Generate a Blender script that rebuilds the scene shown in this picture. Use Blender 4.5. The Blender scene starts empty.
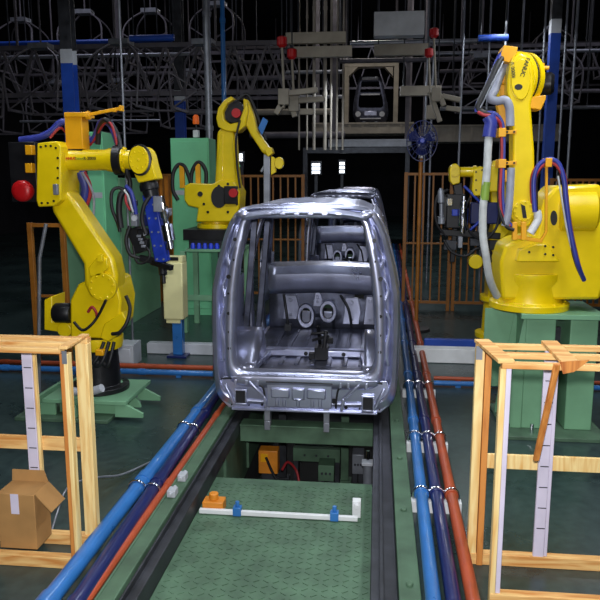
import bpy, bmesh, math, random
from mathutils import Vector, Matrix
random.seed(7)
S = bpy.context.scene
COL = S.collection
PI = math.pi

# ------------------------------------------------------------------ camera
FOC, VPX, VPY, CAMH = 700.0, 378.0, 180.0, 2.3
pitch = math.atan((300 - VPY) / FOC)
yaw = math.atan((VPX - 300) / FOC * math.cos(pitch))
cam_d = bpy.data.cameras.new('camera'); cam = bpy.data.objects.new('camera', cam_d); COL.objects.link(cam)
cam.rotation_mode = 'XYZ'
cam.rotation_euler = (PI / 2 - pitch, 0, yaw)
cam.location = (0, 0, CAMH)
cam_d.sensor_fit = 'HORIZONTAL'; cam_d.sensor_width = 36; cam_d.lens = 36 * FOC / 600
cam_d.clip_start = 0.05; cam_d.clip_end = 200
S.camera = cam
RM = cam.rotation_euler.to_matrix()

def ray(px, py):
    return RM @ Vector(((px - 300) / FOC, (300 - py) / FOC, -1))
def P(px, py, Y):
    d = ray(px, py); t = Y / d.y
    return Vector((d.x * t, Y, CAMH + d.z * t))
def G(px, py, z=0.0):
    d = ray(px, py); t = (z - CAMH) / d.z
    return Vector((d.x * t, d.y * t, z))
def M_(px, Y):            # metres of a pixel length at depth Y
    return px * Y / FOC

# ------------------------------------------------------------------ materials
def lin(c):
    c = c / 255.0
    return c / 12.92 if c <= 0.04045 else ((c + 0.055) / 1.055) ** 2.4
def rgb(r, g, b): return (lin(r), lin(g), lin(b), 1)

MATS = {}
def mat(name, col, rough=0.5, metal=0.0, var=0.12, scale=9.0, bump=0.0, emit=None, strength=0.0, coat=0.0, spec=0.5):
    m = bpy.data.materials.new(name); m.use_nodes = True
    nt = m.node_tree; b = nt.nodes['Principled BSDF']
    b.inputs['Base Color'].default_value = col
    b.inputs['Roughness'].default_value = rough
    b.inputs['Metallic'].default_value = metal
    b.inputs['Specular IOR Level'].default_value = spec
    if coat: b.inputs['Coat Weight'].default_value = coat
    tc = nt.nodes.new('ShaderNodeTexCoord')
    no = nt.nodes.new('ShaderNodeTexNoise'); no.inputs['Scale'].default_value = scale; no.inputs['Detail'].default_value = 5
    nt.links.new(tc.outputs['Object'], no.inputs['Vector'])
    if var:
        cr = nt.nodes.new('ShaderNodeValToRGB')
        cr.color_ramp.elements[0].position = 0.3; cr.color_ramp.elements[1].position = 0.72
        cr.color_ramp.elements[0].color = tuple(max(0, c * (1 - var * 2)) for c in col[:3]) + (1,)
        cr.color_ramp.elements[1].color = tuple(min(1, c * (1 + var * 0.6)) for c in col[:3]) + (1,)
        nt.links.new(no.outputs['Fac'], cr.inputs['Fac']); nt.links.new(cr.outputs['Color'], b.inputs['Base Color'])
        mr = nt.nodes.new('ShaderNodeMapRange')
        mr.inputs['To Min'].default_value = max(0.03, rough - 0.08); mr.inputs['To Max'].default_value = min(1, rough + 0.1)
        nt.links.new(no.outputs['Fac'], mr.inputs['Value']); nt.links.new(mr.outputs['Result'], b.inputs['Roughness'])
    if bump:
        bp = nt.nodes.new('ShaderNodeBump'); bp.inputs['Strength'].default_value = bump; bp.inputs['Distance'].default_value = 0.02
        nt.links.new(no.outputs['Fac'], bp.inputs['Height']); nt.links.new(bp.outputs['Normal'], b.inputs['Normal'])
    if emit:
        b.inputs['Emission Color'].default_value = emit; b.inputs['Emission Strength'].default_value = strength
    MATS[name] = m
    return m

YEL = mat('robot_yellow', rgb(240, 208, 8), 0.33, 0, 0.07, 4, coat=0.3)
YEL2 = mat('bracket_amber', rgb(236, 168, 10), 0.42, 0, 0.08, 6)
GRN = mat('machine_green', rgb(122, 172, 134), 0.5, 0, 0.10, 3)
GRND = mat('pit_green', rgb(82, 112, 88), 0.6, 0, 0.22, 5)
CABG = mat('cabinet_green', rgb(128, 216, 164), 0.45, 0, 0.06, 2)
STEEL = mat('body_steel', rgb(196, 200, 226), 0.30, 0.84, 0.10, 4, bump=0.045)
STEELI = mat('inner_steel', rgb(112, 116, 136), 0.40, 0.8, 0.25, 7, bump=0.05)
DSTEEL = mat('dark_steel', rgb(66, 68, 74), 0.5, 0.5, 0.25, 8)
GREYM = mat('grey_metal', rgb(150, 154, 164), 0.4, 0.5, 0.15, 6)
CHROME = mat('chrome', rgb(225, 228, 235), 0.14, 1.0, 0.04, 6)
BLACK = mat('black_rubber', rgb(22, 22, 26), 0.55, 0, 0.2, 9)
BLKM = mat('black_metal', rgb(28, 28, 32), 0.4, 0.3, 0.2, 9)
BLUE = mat('pipe_blue', rgb(50, 116, 188), 0.3, 0, 0.10, 5, coat=0.3)
BLUED = mat('pipe_dark_blue', rgb(26, 36, 92), 0.3, 0, 0.12, 5, coat=0.3)
BLUEG = mat('gun_blue', rgb(24, 56, 170), 0.35, 0, 0.15, 6)
COLB = mat('column_blue', rgb(26, 72, 172), 0.5, 0, 0.12, 4)
REDP = mat('pipe_red', rgb(176, 78, 44), 0.4, 0, 0.14, 5)
RED = mat('motor_red', rgb(188, 16, 22), 0.4, 0, 0.06, 5)
WOOD = None
WHITE = mat('white_paint', rgb(222, 224, 226), 0.5, 0, 0.06, 6)
PALE = mat('pale_paint', rgb(196, 200, 208), 0.5, 0.1, 0.14, 3)
BEIGE = mat('beige_paint', rgb(164, 156, 142), 0.6, 0, 0.16, 3)
CREAM = mat('cream_paint', rgb(232, 226, 168), 0.45, 0, 0.06, 5)
CARD = mat('cardboard', rgb(176, 132, 78), 0.85, 0, 0.1, 6)
HOSEG = mat('hose_grey', rgb(150, 154, 170), 0.5, 0, 0.12, 12)
HOSEW = mat('hose_white', rgb(196, 200, 200), 0.5, 0, 0.14, 9)
HOSEGR = mat('hose_green_wrap', rgb(128, 160, 60), 0.5, 0, 0.1, 9)
HOSEB = mat('hose_blue', rgb(52, 62, 150), 0.42, 0, 0.12, 9)
HOSER = mat('hose_red', rgb(170, 46, 52), 0.45, 0, 0.12, 9)
FENCE = mat('fence_orange', rgb(156, 96, 24), 0.5, 0, 0.16, 5)
TRUSS = mat('truss_steel', rgb(108, 104, 112), 0.6, 0.2, 0.25, 3)
LILAC = mat('lilac_board', rgb(214, 206, 226), 0.6, 0, 0.06, 7)
CUPB = mat('cup_blue', rgb(40, 70, 220), 0.35, 0, 0.06, 7)
ORNG = mat('unit_orange', rgb(226, 140, 40), 0.45, 0, 0.12, 7)
TEXTR = mat('letter_red', rgb(196, 40, 20), 0.5, 0, 0)
TEXTG = mat('letter_green', rgb(120, 150, 40), 0.5, 0, 0)
TEXTD = mat('letter_dark', rgb(36, 44, 20), 0.5, 0, 0)
LITW = mat('lit_lamp_white', rgb(235, 240, 250), 0.5, 0, 0, emit=(0.85, 0.92, 1, 1), strength=2.2)
LITG = mat('lit_lamp_green', rgb(80, 220, 140), 0.5, 0, 0, emit=(0.2, 0.9, 0.45, 1), strength=1.6)
LITO = mat('lit_lamp_orange', rgb(230, 90, 20), 0.5, 0, 0, emit=(1, 0.22, 0.03, 1), strength=0.12)

def wood_mat(name, c1, c2, sc=(1, 1, 1)):
    m = bpy.data.materials.new(name); m.use_nodes = True
    nt = m.node_tree; b = nt.nodes['Principled BSDF']; b.inputs['Roughness'].default_value = 0.65
    tc = nt.nodes.new('ShaderNodeTexCoord'); mp = nt.nodes.new('ShaderNodeMapping'); mp.inputs['Scale'].default_value = sc
    no = nt.nodes.new('ShaderNodeTexNoise'); no.inputs['Scale'].default_value = 3.0; no.inputs['Detail'].default_value = 6; no.inputs['Distortion'].default_value = 0.6
    cr = nt.nodes.new('ShaderNodeValToRGB')
    cr.color_ramp.elements[0].position = 0.33; cr.color_ramp.elements[1].position = 0.6
    cr.color_ramp.elements[0].color = c1; cr.color_ramp.elements[1].color = c2
    nt.links.new(tc.outputs['Object'], mp.inputs['Vector']); nt.links.new(mp.outputs['Vector'], no.inputs['Vector'])
    nt.links.new(no.outputs['Fac'], cr.inputs['Fac']); nt.links.new(cr.outputs['Color'], b.inputs['Base Color'])
    return m
WOODV = wood_mat('pine_upright', rgb(226, 176, 100), rgb(248, 222, 156), (9, 9, 0.9))
WOODH = wood_mat('pine_rail', rgb(206, 136, 66), rgb(240, 196, 126), (0.9, 9, 9))
WOODO = wood_mat('pine_dark', rgb(168, 92, 34), rgb(214, 140, 66), (9, 9, 0.9))

# ------------------------------------------------------------------ mesh helpers
class MB:
    def __init__(s): s.v = []; s.f = []
    def add(s, vs, fs):
        o = len(s.v); s.v += [Vector(v) for v in vs]; s.f += [tuple(i + o for i in f) for f in fs]; return s
    def box(s, a, b):
        x0, y0, z0 = (min(a[i], b[i]) for i in range(3)); x1, y1, z1 = (max(a[i], b[i]) for i in range(3))
        return s.add([(x0,y0,z0),(x1,y0,z0),(x1,y1,z0),(x0,y1,z0),(x0,y0,z1),(x1,y0,z1),(x1,y1,z1),(x0,y1,z1)],
                     [(0,3,2,1),(4,5,6,7),(0,1,5,4),(1,2,6,5),(2,3,7,6),(3,0,4,7)])
    def bar(s, p, q, w, h=None, up=(0, 0, 1)):
        h = h or w; p = Vector(p); q = Vector(q); d = (q - p).normalized(); up = Vector(up)
        if abs(d.dot(up)) > 0.98: up = Vector((0, 1, 0))
        r = d.cross(up).normalized() * (w / 2); u = r.cross(d).normalized() * (h / 2)
        vs = [p-r-u, p+r-u, p+r+u, p-r+u, q-r-u, q+r-u, q+r+u, q-r+u]
        return s.add(vs, [(3,2,1,0),(4,5,6,7),(0,1,5,4),(1,2,6,5),(2,3,7,6),(3,0,4,7)])
    def cyl(s, p, q, r0, r1=None, n=20):
        r1 = r0 if r1 is None else r1
        p = Vector(p); q = Vector(q); d = (q - p).normalized()
        a = d.orthogonal().normalized(); b = d.cross(a)
        vs = [p + (a*math.cos(2*PI*i/n) + b*math.sin(2*PI*i/n))*r0 for i in range(n)] + [q + (a*math.cos(2*PI*i/n) + b*math.sin(2*PI*i/n))*r1 for i in range(n)]
        fs = [(i, (i+1) % n, n + (i+1) % n, n + i) for i in range(n)] + [tuple(range(n))[::-1], tuple(range(n, 2*n))]
        return s.add(vs, fs)
    def lathe(s, p, axis, prof, n=28):        # prof: (distance along axis, radius)
        p = Vector(p); d = Vector(axis).normalized(); a = d.orthogonal().normalized(); b = d.cross(a)
        vs = []; fs = []
        for (t, r) in prof:
            vs += [p + d*t + (a*math.cos(2*PI*i/n) + b*math.sin(2*PI*i/n))*r for i in range(n)]
        for k in range(len(prof)-1):
            for i in range(n): fs.append((k*n+i, k*n+(i+1) % n, (k+1)*n+(i+1) % n, (k+1)*n+i))
        fs.append(tuple(range(n))[::-1]); fs.append(tuple(range((len(prof)-1)*n, len(prof)*n)))
        return s.add(vs, fs)
    def tube(s, pts, r, n=10, smooth=6):
        pts = [Vector(p) for p in pts]
        if smooth and len(pts) > 2: pts = spline(pts, smooth)
        vs = []; fs = []; m = len(pts); ref = None
        for i, p in enumerate(pts):
            d = (pts[min(i+1, m-1)] - pts[max(i-1, 0)]).normalized()
            if ref is None: ref = d.orthogonal().normalized()
            ref = (ref - d*ref.dot(d))
            ref = ref.normalized() if ref.length > 1e-5 else d.orthogonal().normalized()
            b = d.cross(ref)
            rr = r(i/(m-1)) if callable(r) else r
            vs += [p + (ref*math.cos(2*PI*k/n) + b*math.sin(2*PI*k/n))*rr for k in range(n)]
        for i in range(m-1):
            for k in range(n): fs.append((i*n+k, i*n+(k+1) % n, (i+1)*n+(k+1) % n, (i+1)*n+k))
        fs.append(tuple(range(n))[::-1]); fs.append(tuple(range((m-1)*n, m*n)))
        return s.add(vs, fs)
    def sphere(s, c, r, n=16, sc=(1, 1, 1)):
        c = Vector(c); vs = []; fs = []; k = n // 2
        for j in range(1, k):
            th = PI*j/k
            for i in range(n):
                ph = 2*PI*i/n; vs.append(c + Vector((r*sc[0]*math.sin(th)*math.cos(ph), r*sc[1]*math.sin(th)*math.sin(ph), r*sc[2]*math.cos(th))))
        t = len(vs); vs += [c + Vector((0, 0, r*sc[2])), c - Vector((0, 0, r*sc[2]))]
        for j in range(k-2):
            for i in range(n): fs.append((j*n+i, (j+1)*n+i, (j+1)*n+(i+1) % n, j*n+(i+1) % n))
        for i in range(n):
            fs.append((t, i, (i+1) % n)); fs.append((t+1, (k-2)*n+(i+1) % n, (k-2)*n+i))
        return s.add(vs, fs)
    def poly(s, pts, d):                       # a flat outline given thickness along vector d
        pts = [Vector(p) for p in pts]; d = Vector(d); n = len(pts)
        return s.add(pts + [p + d for p in pts], [tuple(range(n)), tuple(range(n, 2*n))[::-1]] + [(i, n+i, n+(i+1) % n, (i+1) % n) for i in range(n)])
    def out(s, pix, Y, depth):                 # outline at distance Y with its own thickness
        return s.poly([P(x, y, Y) for x, y in pix], (0, depth, 0))
    def grid(s, rows, skip=None, closed=False):
        n = len(rows[0]); m = len(rows); vs = [v for r in rows for v in r]; fs = []
        for j in range(m-1):
            for i in range(n if closed else n-1):
                if skip and skip(j, i): continue
                fs.append((j*n+i, j*n+(i+1) % n, (j+1)*n+(i+1) % n, (j+1)*n+i))
        return s.add(vs, fs)
    def bolts(s, c, axis, R, n, r, h=0.012, a0=0):
        c = Vector(c); d = Vector(axis).normalized(); a = d.orthogonal().normalized(); b = d.cross(a)
        for i in range(n):
            t = a0 + 2*PI*i/n; p = c + (a*math.cos(t) + b*math.sin(t))*R
            s.cyl(p - d*0.004, p + d*h, r, n=6)
        return s
    def build(s, name, m, parent=None, bevel=0.0, smooth=True, solid=0.0, segs=2):
        off = wloc(parent)
        me = bpy.data.meshes.new(name)
        me.from_pydata([v - off for v in s.v], [], s.f); me.validate()
        bm = bmesh.new(); bm.from_mesh(me); bmesh.ops.recalc_face_normals(bm, faces=bm.faces); bm.to_mesh(me); bm.free()
        me.materials.append(m)
        if smooth:
            for p in me.polygons: p.use_smooth = True
            me.set_sharp_from_angle(angle=math.radians(38))
        o = bpy.data.objects.new(name, me); COL.objects.link(o)
        if parent: o.parent = parent
        if solid:
            md = o.modifiers.new('thickness', 'SOLIDIFY'); md.thickness = solid; md.offset = 0
        if bevel:
            md = o.modifiers.new('bevel', 'BEVEL'); md.width = bevel; md.segments = segs; md.limit_method = 'ANGLE'; md.angle_limit = math.radians(35)
            md.harden_normals = False
        return o

def spline(pts, k):
    out = []; n = len(pts)
    for i in range(n-1):
        p0 = pts[max(i-1, 0)]; p1 = pts[i]; p2 = pts[i+1]; p3 = pts[min(i+2, n-1)]
        for j in range(k):
            t = j/k
            out.append(0.5*((2*p1) + (p2-p0)*t + (2*p0-5*p1+4*p2-p3)*t*t + (3*p1-p0-3*p2+p3)*t*t*t))
    out.append(pts[-1]); return out
def wloc(o):
    v = Vector((0, 0, 0))
    while o is not None:
        v += o.location; o = o.parent
    return v
def tag(o, label, cat, group=None, kind=None):
    o['label'] = label; o['category'] = cat
    if group: o['group'] = group
    if kind: o['kind'] = kind
    return o
def thing(name, loc, label, cat, group=None):
    o = bpy.data.objects.new(name, None); COL.objects.link(o); o.location = loc; o.empty_display_size = 0.1
    return tag(o, label, cat, group)
def struct(o): o['kind'] = 'structure'; return o
def kids(o): return [c for c in bpy.data.objects if c.parent == o]
def copy_tree(o, parent=None):
    c = o.copy(); COL.objects.link(c)
    if parent: c.parent = parent
    for ch in kids(o): copy_tree(ch, c)
    return c
def words(txt, size, loc, rot, m, parent, name='lettering', ext=0.002):
    cu = bpy.data.curves.new(name, 'FONT'); cu.body = txt; cu.size = size; cu.extrude = ext; cu.offset = size*.022; cu.align_x = 'CENTER'; cu.align_y = 'CENTER'
    cu.materials.append(m)
    tmp = bpy.data.objects.new('lettering_outline', cu)
    me = bpy.data.meshes.new_from_object(tmp); bpy.data.objects.remove(tmp); bpy.data.curves.remove(cu)
    o = bpy.data.objects.new(name, me); COL.objects.link(o); o.parent = parent
    o.location = Vector(loc) - wloc(parent); o.rotation_euler = rot
    return o
V = Vector

# ------------------------------------------------------------------ setting: hall
def floor_mat():
    m = bpy.data.materials.new('painted_floor'); m.use_nodes = True
    nt = m.node_tree; b = nt.nodes['Principled BSDF']
    tc = nt.nodes.new('ShaderNodeTexCoord')
    n1 = nt.nodes.new('ShaderNodeTexNoise'); n1.inputs['Scale'].default_value = 0.9; n1.inputs['Detail'].default_value = 8
    n2 = nt.nodes.new('ShaderNodeTexNoise'); n2.inputs['Scale'].default_value = 14; n2.inputs['Detail'].default_value = 6
    mx = nt.nodes.new('ShaderNodeMix'); mx.data_type = 'FLOAT'; mx.inputs[0].default_value = 0.45
    cr = nt.nodes.new('ShaderNodeValToRGB')
    cr.color_ramp.elements[0].position = 0.32; cr.color_ramp.elements[1].position = 0.66
    cr.color_ramp.elements[0].color = rgb(26, 40, 42); cr.color_ramp.elements[1].color = rgb(58, 76, 74)
    nt.links.new(tc.outputs['Object'], n1.inputs['Vector']); nt.links.new(tc.outputs['Object'], n2.inputs['Vector'])
    nt.links.new(n1.outputs['Fac'], mx.inputs[2]); nt.links.new(n2.outputs['Fac'], mx.inputs[3])
    nt.links.new(mx.outputs[0], cr.inputs['Fac']); nt.links.new(cr.outputs['Color'], b.inputs['Base Color'])
    mr = nt.nodes.new('ShaderNodeMapRange'); mr.inputs['To Min'].default_value = 0.14; mr.inputs['To Max'].default_value = 0.45
    nt.links.new(n1.outputs['Fac'], mr.inputs['Value']); nt.links.new(mr.outputs['Result'], b.inputs['Roughness'])
    return m
FLOORM = floor_mat()
WALLM = mat('dark_wall', rgb(40, 40, 46), 0.9, 0, 0.25, 1.2)
PITM = mat('pit_concrete', rgb(44, 46, 46), 0.85, 0, 0.3, 3)

PX0, PX1, PY0, PY1, PZ = -1.355, 0.055, 2.9, 27.0, -1.25     # the pit under the line
HX0, HX1, HY0, HY1, HZ = -16.0, 14.0, -3.0, 46.0, 9.5
mb = MB()
mb.box((HX0, HY0, -0.15), (PX0, HY1, 0)); mb.box((PX1, HY0, -0.15), (HX1, HY1, 0))
mb.box((PX0, HY0, -0.15), (PX1, PY0, 0)); mb.box((PX0, PY1, -0.15), (PX1, HY1, 0))
struct(mb.build('floor', FLOORM, smooth=False))
mb = MB()
mb.box((PX0-0.12, PY0-0.12, PZ-0.1), (PX1+0.12, PY1+0.12, PZ))
mb.box((PX0-0.12, PY0, PZ), (PX0, PY1, -0.15)); mb.box((PX1, PY0, PZ), (PX1+0.12, PY1, -0.15))
mb.box((PX0-0.12, PY0-0.12, PZ), (PX1+0.12, PY0, -0.15)); mb.box((PX0-0.12, PY1, PZ), (PX1+0.12, PY1+0.12, -0.15))
struct(mb.build('floor_pit', PITM, smooth=False))
for nm, a, b in (('wall_left', (HX0-0.2, HY0, 0), (HX0, HY1, HZ)), ('wall_right', (HX1, HY0, 0), (HX1+0.2, HY1, HZ)),
                 ('wall_back', (HX0, HY1, 0), (HX1, HY1+0.2, HZ)), ('wall_front', (HX0, HY0-0.2, 0), (HX1, HY0, HZ)),
                 ('ceiling', (HX0, HY0, HZ), (HX1, HY1, HZ+0.1))):
    struct(MB().box(a, b).build(nm, WALLM, smooth=False))

# ------------------------------------------------------------------ pit: frame, beam, plate, equipment
def simple(name, mb, m, label, cat, group=None, bevel=0.0, solid=0.0):
    return tag(mb.build(name, m, None, bevel, solid=solid), label, cat, group)

mb = MB(); mb.box((-1.465, 2.95, 0), (-1.36, 26, 0.09)); mb.box((-1.465, 2.95, 0.09), (-1.45, 26, 0.10))
simple('conveyor_edge_beam', mb, GRND, 'long green edge beam beside the red pipe, left of the pit', 'beam', bevel=0.006)
mb = MB(); mb.box((0.155, 2.95, 0), (0.275, 26, 0.085))
for k in range(14): mb.cyl((0.215, 3.6+k*0.9, 0.08), (0.215, 3.6+k*0.9, 0.105), 0.022, n=8)
simple('conveyor_edge_beam', mb, GRND, 'long green edge beam beside the light blue pipe, right of the pit', 'beam', bevel=0.006)
mb = MB(); mb.box((0.0, 2.95, 0.002), (0.15, 26, 0.05)); mb.box((0.05, 2.95, 0.05), (0.075, 26, 0.075))
simple('conveyor_rail', mb, DSTEEL, 'dark steel conveyor rail along the right edge of the pit', 'rail', bevel=0.004)
mb = MB(); mb.box((-1.35, 2.95, -0.10), (-1.275, 26, 0.03)); mb.box((-1.35, 2.95, 0.03), (-1.335, 26, 0.07))
simple('conveyor_rail', mb, DSTEEL, 'dark steel conveyor rail along the left wall of the pit', 'rail', bevel=0.004)

mb = MB().box((-1.354, 2.95, -0.75), (-1.325, 26, -0.105))
for k in range(12): mb.box((-1.325, 3.6+k*1.1, -0.7), (-1.30, 3.66+k*1.1, -0.105))
simple('pit_side_panel', mb, GRND, 'green ribbed side panel lining the left wall of the pit', 'panel')
# cross beam that carries the nearest body
a = P(233, 424, 6.33); b = P(377, 441, 6.33)
mb = MB(); mb.box((-1.27, 6.30, -0.175), (-0.003, 6.42, -0.002)); mb.box((-1.27, 6.28, -0.015), (-0.003, 6.46, 0.0))
simple('cross_beam', mb, GRND, 'light green cross beam over the pit under the nearest van body', 'beam', bevel=0.005)
mb = MB(); mb.box((-1.27, 9.2, -0.175), (-0.003, 9.32, -0.002)); mb.box((-1.27, 9.17, -0.015), (-0.003, 9.36, 0.0))
simple('cross_beam', mb, GRND, 'second green cross beam over the pit under the front of the nearest body', 'beam', bevel=0.005)

# chequer plate deck
t = thing('deck_plate', (-0.65, 4.3, -0.1), 'green chequered deck plate covering the near end of the pit', 'deck plate')
mb = MB(); mb.box((-1.272, 3.0, -0.125), (-0.002, 5.30, -0.10))
for i in range(21):
    for j in range(30):
        x = -1.23+i*0.06; y = 3.5+j*0.058
        dx, dy = (0.016, 0.012) if (i+j) % 2 else (0.016, -0.012)
        if x+dx < -0.01: mb.bar((x-dx, y-dy, -0.0985), (x+dx, y+dy, -0.0985), 0.008, 0.005)
pl = mb.build('plate', GRND, t)
mb = MB()
for x in (-1.2, -0.66, -0.12): mb.box((x-0.03, 3.05, -0.2), (x+0.03, 5.28, -0.125))
mb.box((-1.272, 5.22, -0.2), (-0.002, 5.28, -0.126)); mb.build('support_rib', GRND, t)
mb = MB()
for x in (-1.22, -0.09):
    for y in (3.2, 5.2): mb.box((x-0.03, y-0.03, PZ), (x+0.03, y+0.03, -0.2))
mb.build('support_post', GRND, t)
# white bar with its small blue clamps across the plate
a = G(197, 514, -0.07); b = G(372, 514, -0.07)
ym = (a.y+b.y)/2
t = thing('stop_bar', (-0.65, ym, -0.1), 'white bar lying across the green deck plate at the near end', 'bar')
MB().bar((-1.25, ym, -0.077), (-0.1, ym, -0.077), 0.03, 0.034).build('bar', WHITE, t, 0.004)
for px in (237, 335):
    q = G(px, 510, -0.05)
    mb = MB().box((q.x-0.03, ym-0.03, -0.094), (q.x+0.03, ym+0.03, -0.03)); mb.cyl((q.x, ym, -0.03), (q.x, ym, 0.01), 0.016, n=10)
    mb.build('clamp', BLUE, t, 0.004)
q = G(372, 508, -0.02)
mb = MB().box((-0.14, ym+0.05, -0.099), (-0.08, ym+0.11, 0.03)); mb.cyl((-0.11, ym+0.05, 0.0), (-0.11, ym+0.02, 0.0), 0.02, n=10)
simple('sensor_box', mb, WHITE, 'small white sensor box on the deck plate by the right rail', 'sensor', bevel=0.004)
mb = MB().box((-1.235, ym+0.02, -0.099), (-1.08, ym+0.13, -0.02)); mb.cyl((-1.16, ym+0.075, -0.02), (-1.16, ym+0.075, 0.03), 0.035, n=14)
simple('motor_unit', mb, ORNG, 'small orange motor unit on the deck plate by the left rail', 'motor', bevel=0.006)
for q, nm in (((198, 494), 0), ((203, 478), 1)):
    p_ = G(q[0], q[1], 0.11)
    p_.x = -1.41
    mb = MB().box((p_.x-0.03, p_.y-0.04, 0.091), (p_.x+0.03, p_.y+0.04, 0.14)); mb.cyl((p_.x, p_.y-0.07, 0.125), (p_.x, p_.y+0.07, 0.125), 0.014, n=8)
    simple('valve_block', mb, PALE, ('pale valve block on the left edge beam near the orange motor unit', 'pale valve block on the left edge beam, second from the camera')[nm], 'valve', bevel=0.003)

# equipment down in the pit
t = thing('control_box', (-1.0, 7.2, PZ), 'orange control box with black tube standing in the pit', 'control box')
c = P(268, 462, 6.75)
mb = MB().box((c.x-0.10, 6.75, c.z-0.13), (c.x+0.10, 6.9, c.z+0.12)); mb.build('housing', ORNG, t, 0.008)
MB().box((c.x-0.075, 6.742, c.z+0.0), (c.x+0.0, 6.752, c.z+0.09)).build('cover', YEL2, t, 0.003)
MB().box((c.x-0.07, 6.78, PZ), (c.x+0.07, 6.87, c.z-0.13)).build('stand', DSTEEL, t)
MB().tube([(c.x-0.02, 6.745, c.z+0.05), (c.x+0.1, 6.6, c.z-0.1), (c.x+0.25, 6.55, c.z-0.2), (c.x+0.4, 6.6, c.z-0.3)], 0.014).build('tube', BLACK, t)
c = P(371, 470, 6.3)
t = thing('pneumatic_cylinder', (c.x-0.02, 6.3, PZ), 'silver pneumatic cylinder upright in the pit by the right rail', 'cylinder')
x_ = c.x-0.03
MB().cyl((x_, 6.15, c.z-0.12), (x_, 6.15, c.z+0.12), 0.042, n=20).build('barrel', GREYM, t)
mb = MB().box((x_-0.055, 6.1, c.z+0.12), (x_+0.055, 6.2, c.z+0.15)); mb.box((x_-0.055, 6.1, c.z-0.15), (x_+0.055, 6.2, c.z-0.12)); mb.build('end_cap', PALE, t, 0.004)
MB().cyl((x_, 6.15, c.z+0.15), (x_, 6.15, c.z+0.25), 0.016, n=10).build('rod', CHROME, t)
MB().box((x_-0.04, 6.11, PZ), (x_+0.04, 6.19, c.z-0.15)).build('stand', DSTEEL, t)
def pitbox(px0, py0, px1, py1, Y, d, m, label, nm='machine_block', cat='machine'):
    a = P(px0, py1, Y); b = P(px1, py0, Y)
    t = thing(nm, ((a.x+b.x)/2, Y+d/2, PZ), label, cat)
    mb = MB().box((a.x, Y, a.z), (b.x, Y+d, b.z)); mb.build('block', m, t, 0.006)
    mb = MB()
    for x in (a.x+0.03, b.x-0.03): mb.box((x-0.025, Y+0.02, PZ), (x+0.025, Y+d-0.02, a.z))
    mb.build('support_leg', DSTEEL, t)
    for k in range(3): MB().cyl((a.x+(b.x-a.x)*(k+1)/4, Y, (a.z+b.z)/2), (a.x+(b.x-a.x)*(k+1)/4, Y-0.015, (a.z+b.z)/2), 0.012, n=6).build('bolt', DSTEEL, t)
pitbox(293, 450, 340, 461, 7.4, 0.25, GRND, 'green machine block low in the pit right of the orange box')
pitbox(318, 466, 334, 481, 6.6, 0.2, GRND, 'small green machine block in the pit, lowest by the deck plate')
pitbox(352, 455, 364, 474, 7.0, 0.2, GREYM, 'grey machine block in the pit beside the silver cylinder')
for k, (px, lab) in enumerate(((250, 'dark upright pit column left of the orange control box'), (283, 'dark upright pit column right of the orange control box'), (345, 'dark upright pit column left of the silver cylinder'))):
    q = P(px, 450, 7.9)
    mb = MB().box((q.x-0.045, 7.86, PZ), (q.x+0.045, 7.94, -0.05)); mb.box((q.x-0.08, 7.83, PZ), (q.x+0.08, 7.97, PZ+0.03)); mb.box((q.x-0.06, 7.84, -0.1), (q.x+0.06, 7.96, -0.05))
    simple('pit_column', mb, DSTEEL if k != 2 else GRND, lab, 'column', bevel=0.004)
mb = MB().tube([P(282, 470, 6.9), P(288, 462, 7.0), P(296, 470, 7.05), P(299, 482, 7.0), P(300, 500, 7.0)], 0.014)
simple('air_hose', mb, HOSER, 'thin red air hose curling in the pit by the orange box', 'hose')

# ------------------------------------------------------------------ floor pipes along the line
def run(name, m, pA, pB, r, z, label, Y0=2.95, Y1=24.0, clip_px=None):
    a = G(pA[0], pA[1], z); b = G(pB[0], pB[1], z)
    k = (b.x-a.x)/(b.y-a.y)
    x = lambda Y: a.x + (Y-a.y)*k
    mb = MB(); mb.cyl((x(Y0), Y0, z), (x(Y1), Y1, z), r, n=16)
    for Y in [Y0+0.2+1.55*i for i in range(int((Y1-Y0)/1.55))]:       # couplings
        mb.cyl((x(Y), Y-0.05, z), (x(Y), Y+0.05, z), r*1.18, n=16)
    o = simple(name, mb, m, label, 'pipe'); return x
xl1 = run('floor_pipe', BLUE, (212, 393), (120, 510), 0.05, 0.13, 'thick light blue floor pipe, outermost left of the line')
xl2 = run('floor_pipe', BLUED, (205, 412), (139, 510), 0.045, 0.12, 'dark blue floor pipe between the light blue and red pipes, left')
xl3 = run('floor_pipe', REDP, (220, 410), (150, 510), 0.026, 0.1, 'thin red floor pipe along the left green edge beam')
xr1 = run('floor_pipe', BLUE, (406.5, 362), (424, 517), 0.042, 0.13, 'light blue floor pipe right of the line beside the green beam')
xr2 = run('floor_pipe', BLUED, (415, 362), (440, 517), 0.042, 0.13, 'dark blue floor pipe between the light blue and red pipes, right')
xr3 = run('floor_pipe', REDP, (424, 362), (456, 517), 0.038, 0.13, 'red floor pipe outermost right of the line')
def clip_at(Y, xs, rs, zs, label, plate):
    t = thing('pipe_clamp', (xs[0], Y, 0), label, 'pipe clamp')
    mb = MB(); mb.box((min(xs)-0.07, Y-0.035, 0.0), (max(xs)+0.07, Y+0.035, min(z-r for z, r in zip(zs, rs))-0.001)); mb.build('bracket', plate, t, 0.004)
    for x, r, z in zip(xs, rs, zs):
        mb = MB(); pts = [(x-r-0.012, Y, 0.05)] + [(x+(r+0.012)*math.cos(PI-PI*k/8), Y, z+(r+0.012)*math.sin(PI*k/8)) for k in range(9)] + [(x+r+0.012, Y, 0.05)]
        mb.tube(pts, 0.008, n=8, smooth=0); mb.build('u_bolt', CHROME, t)
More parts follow.
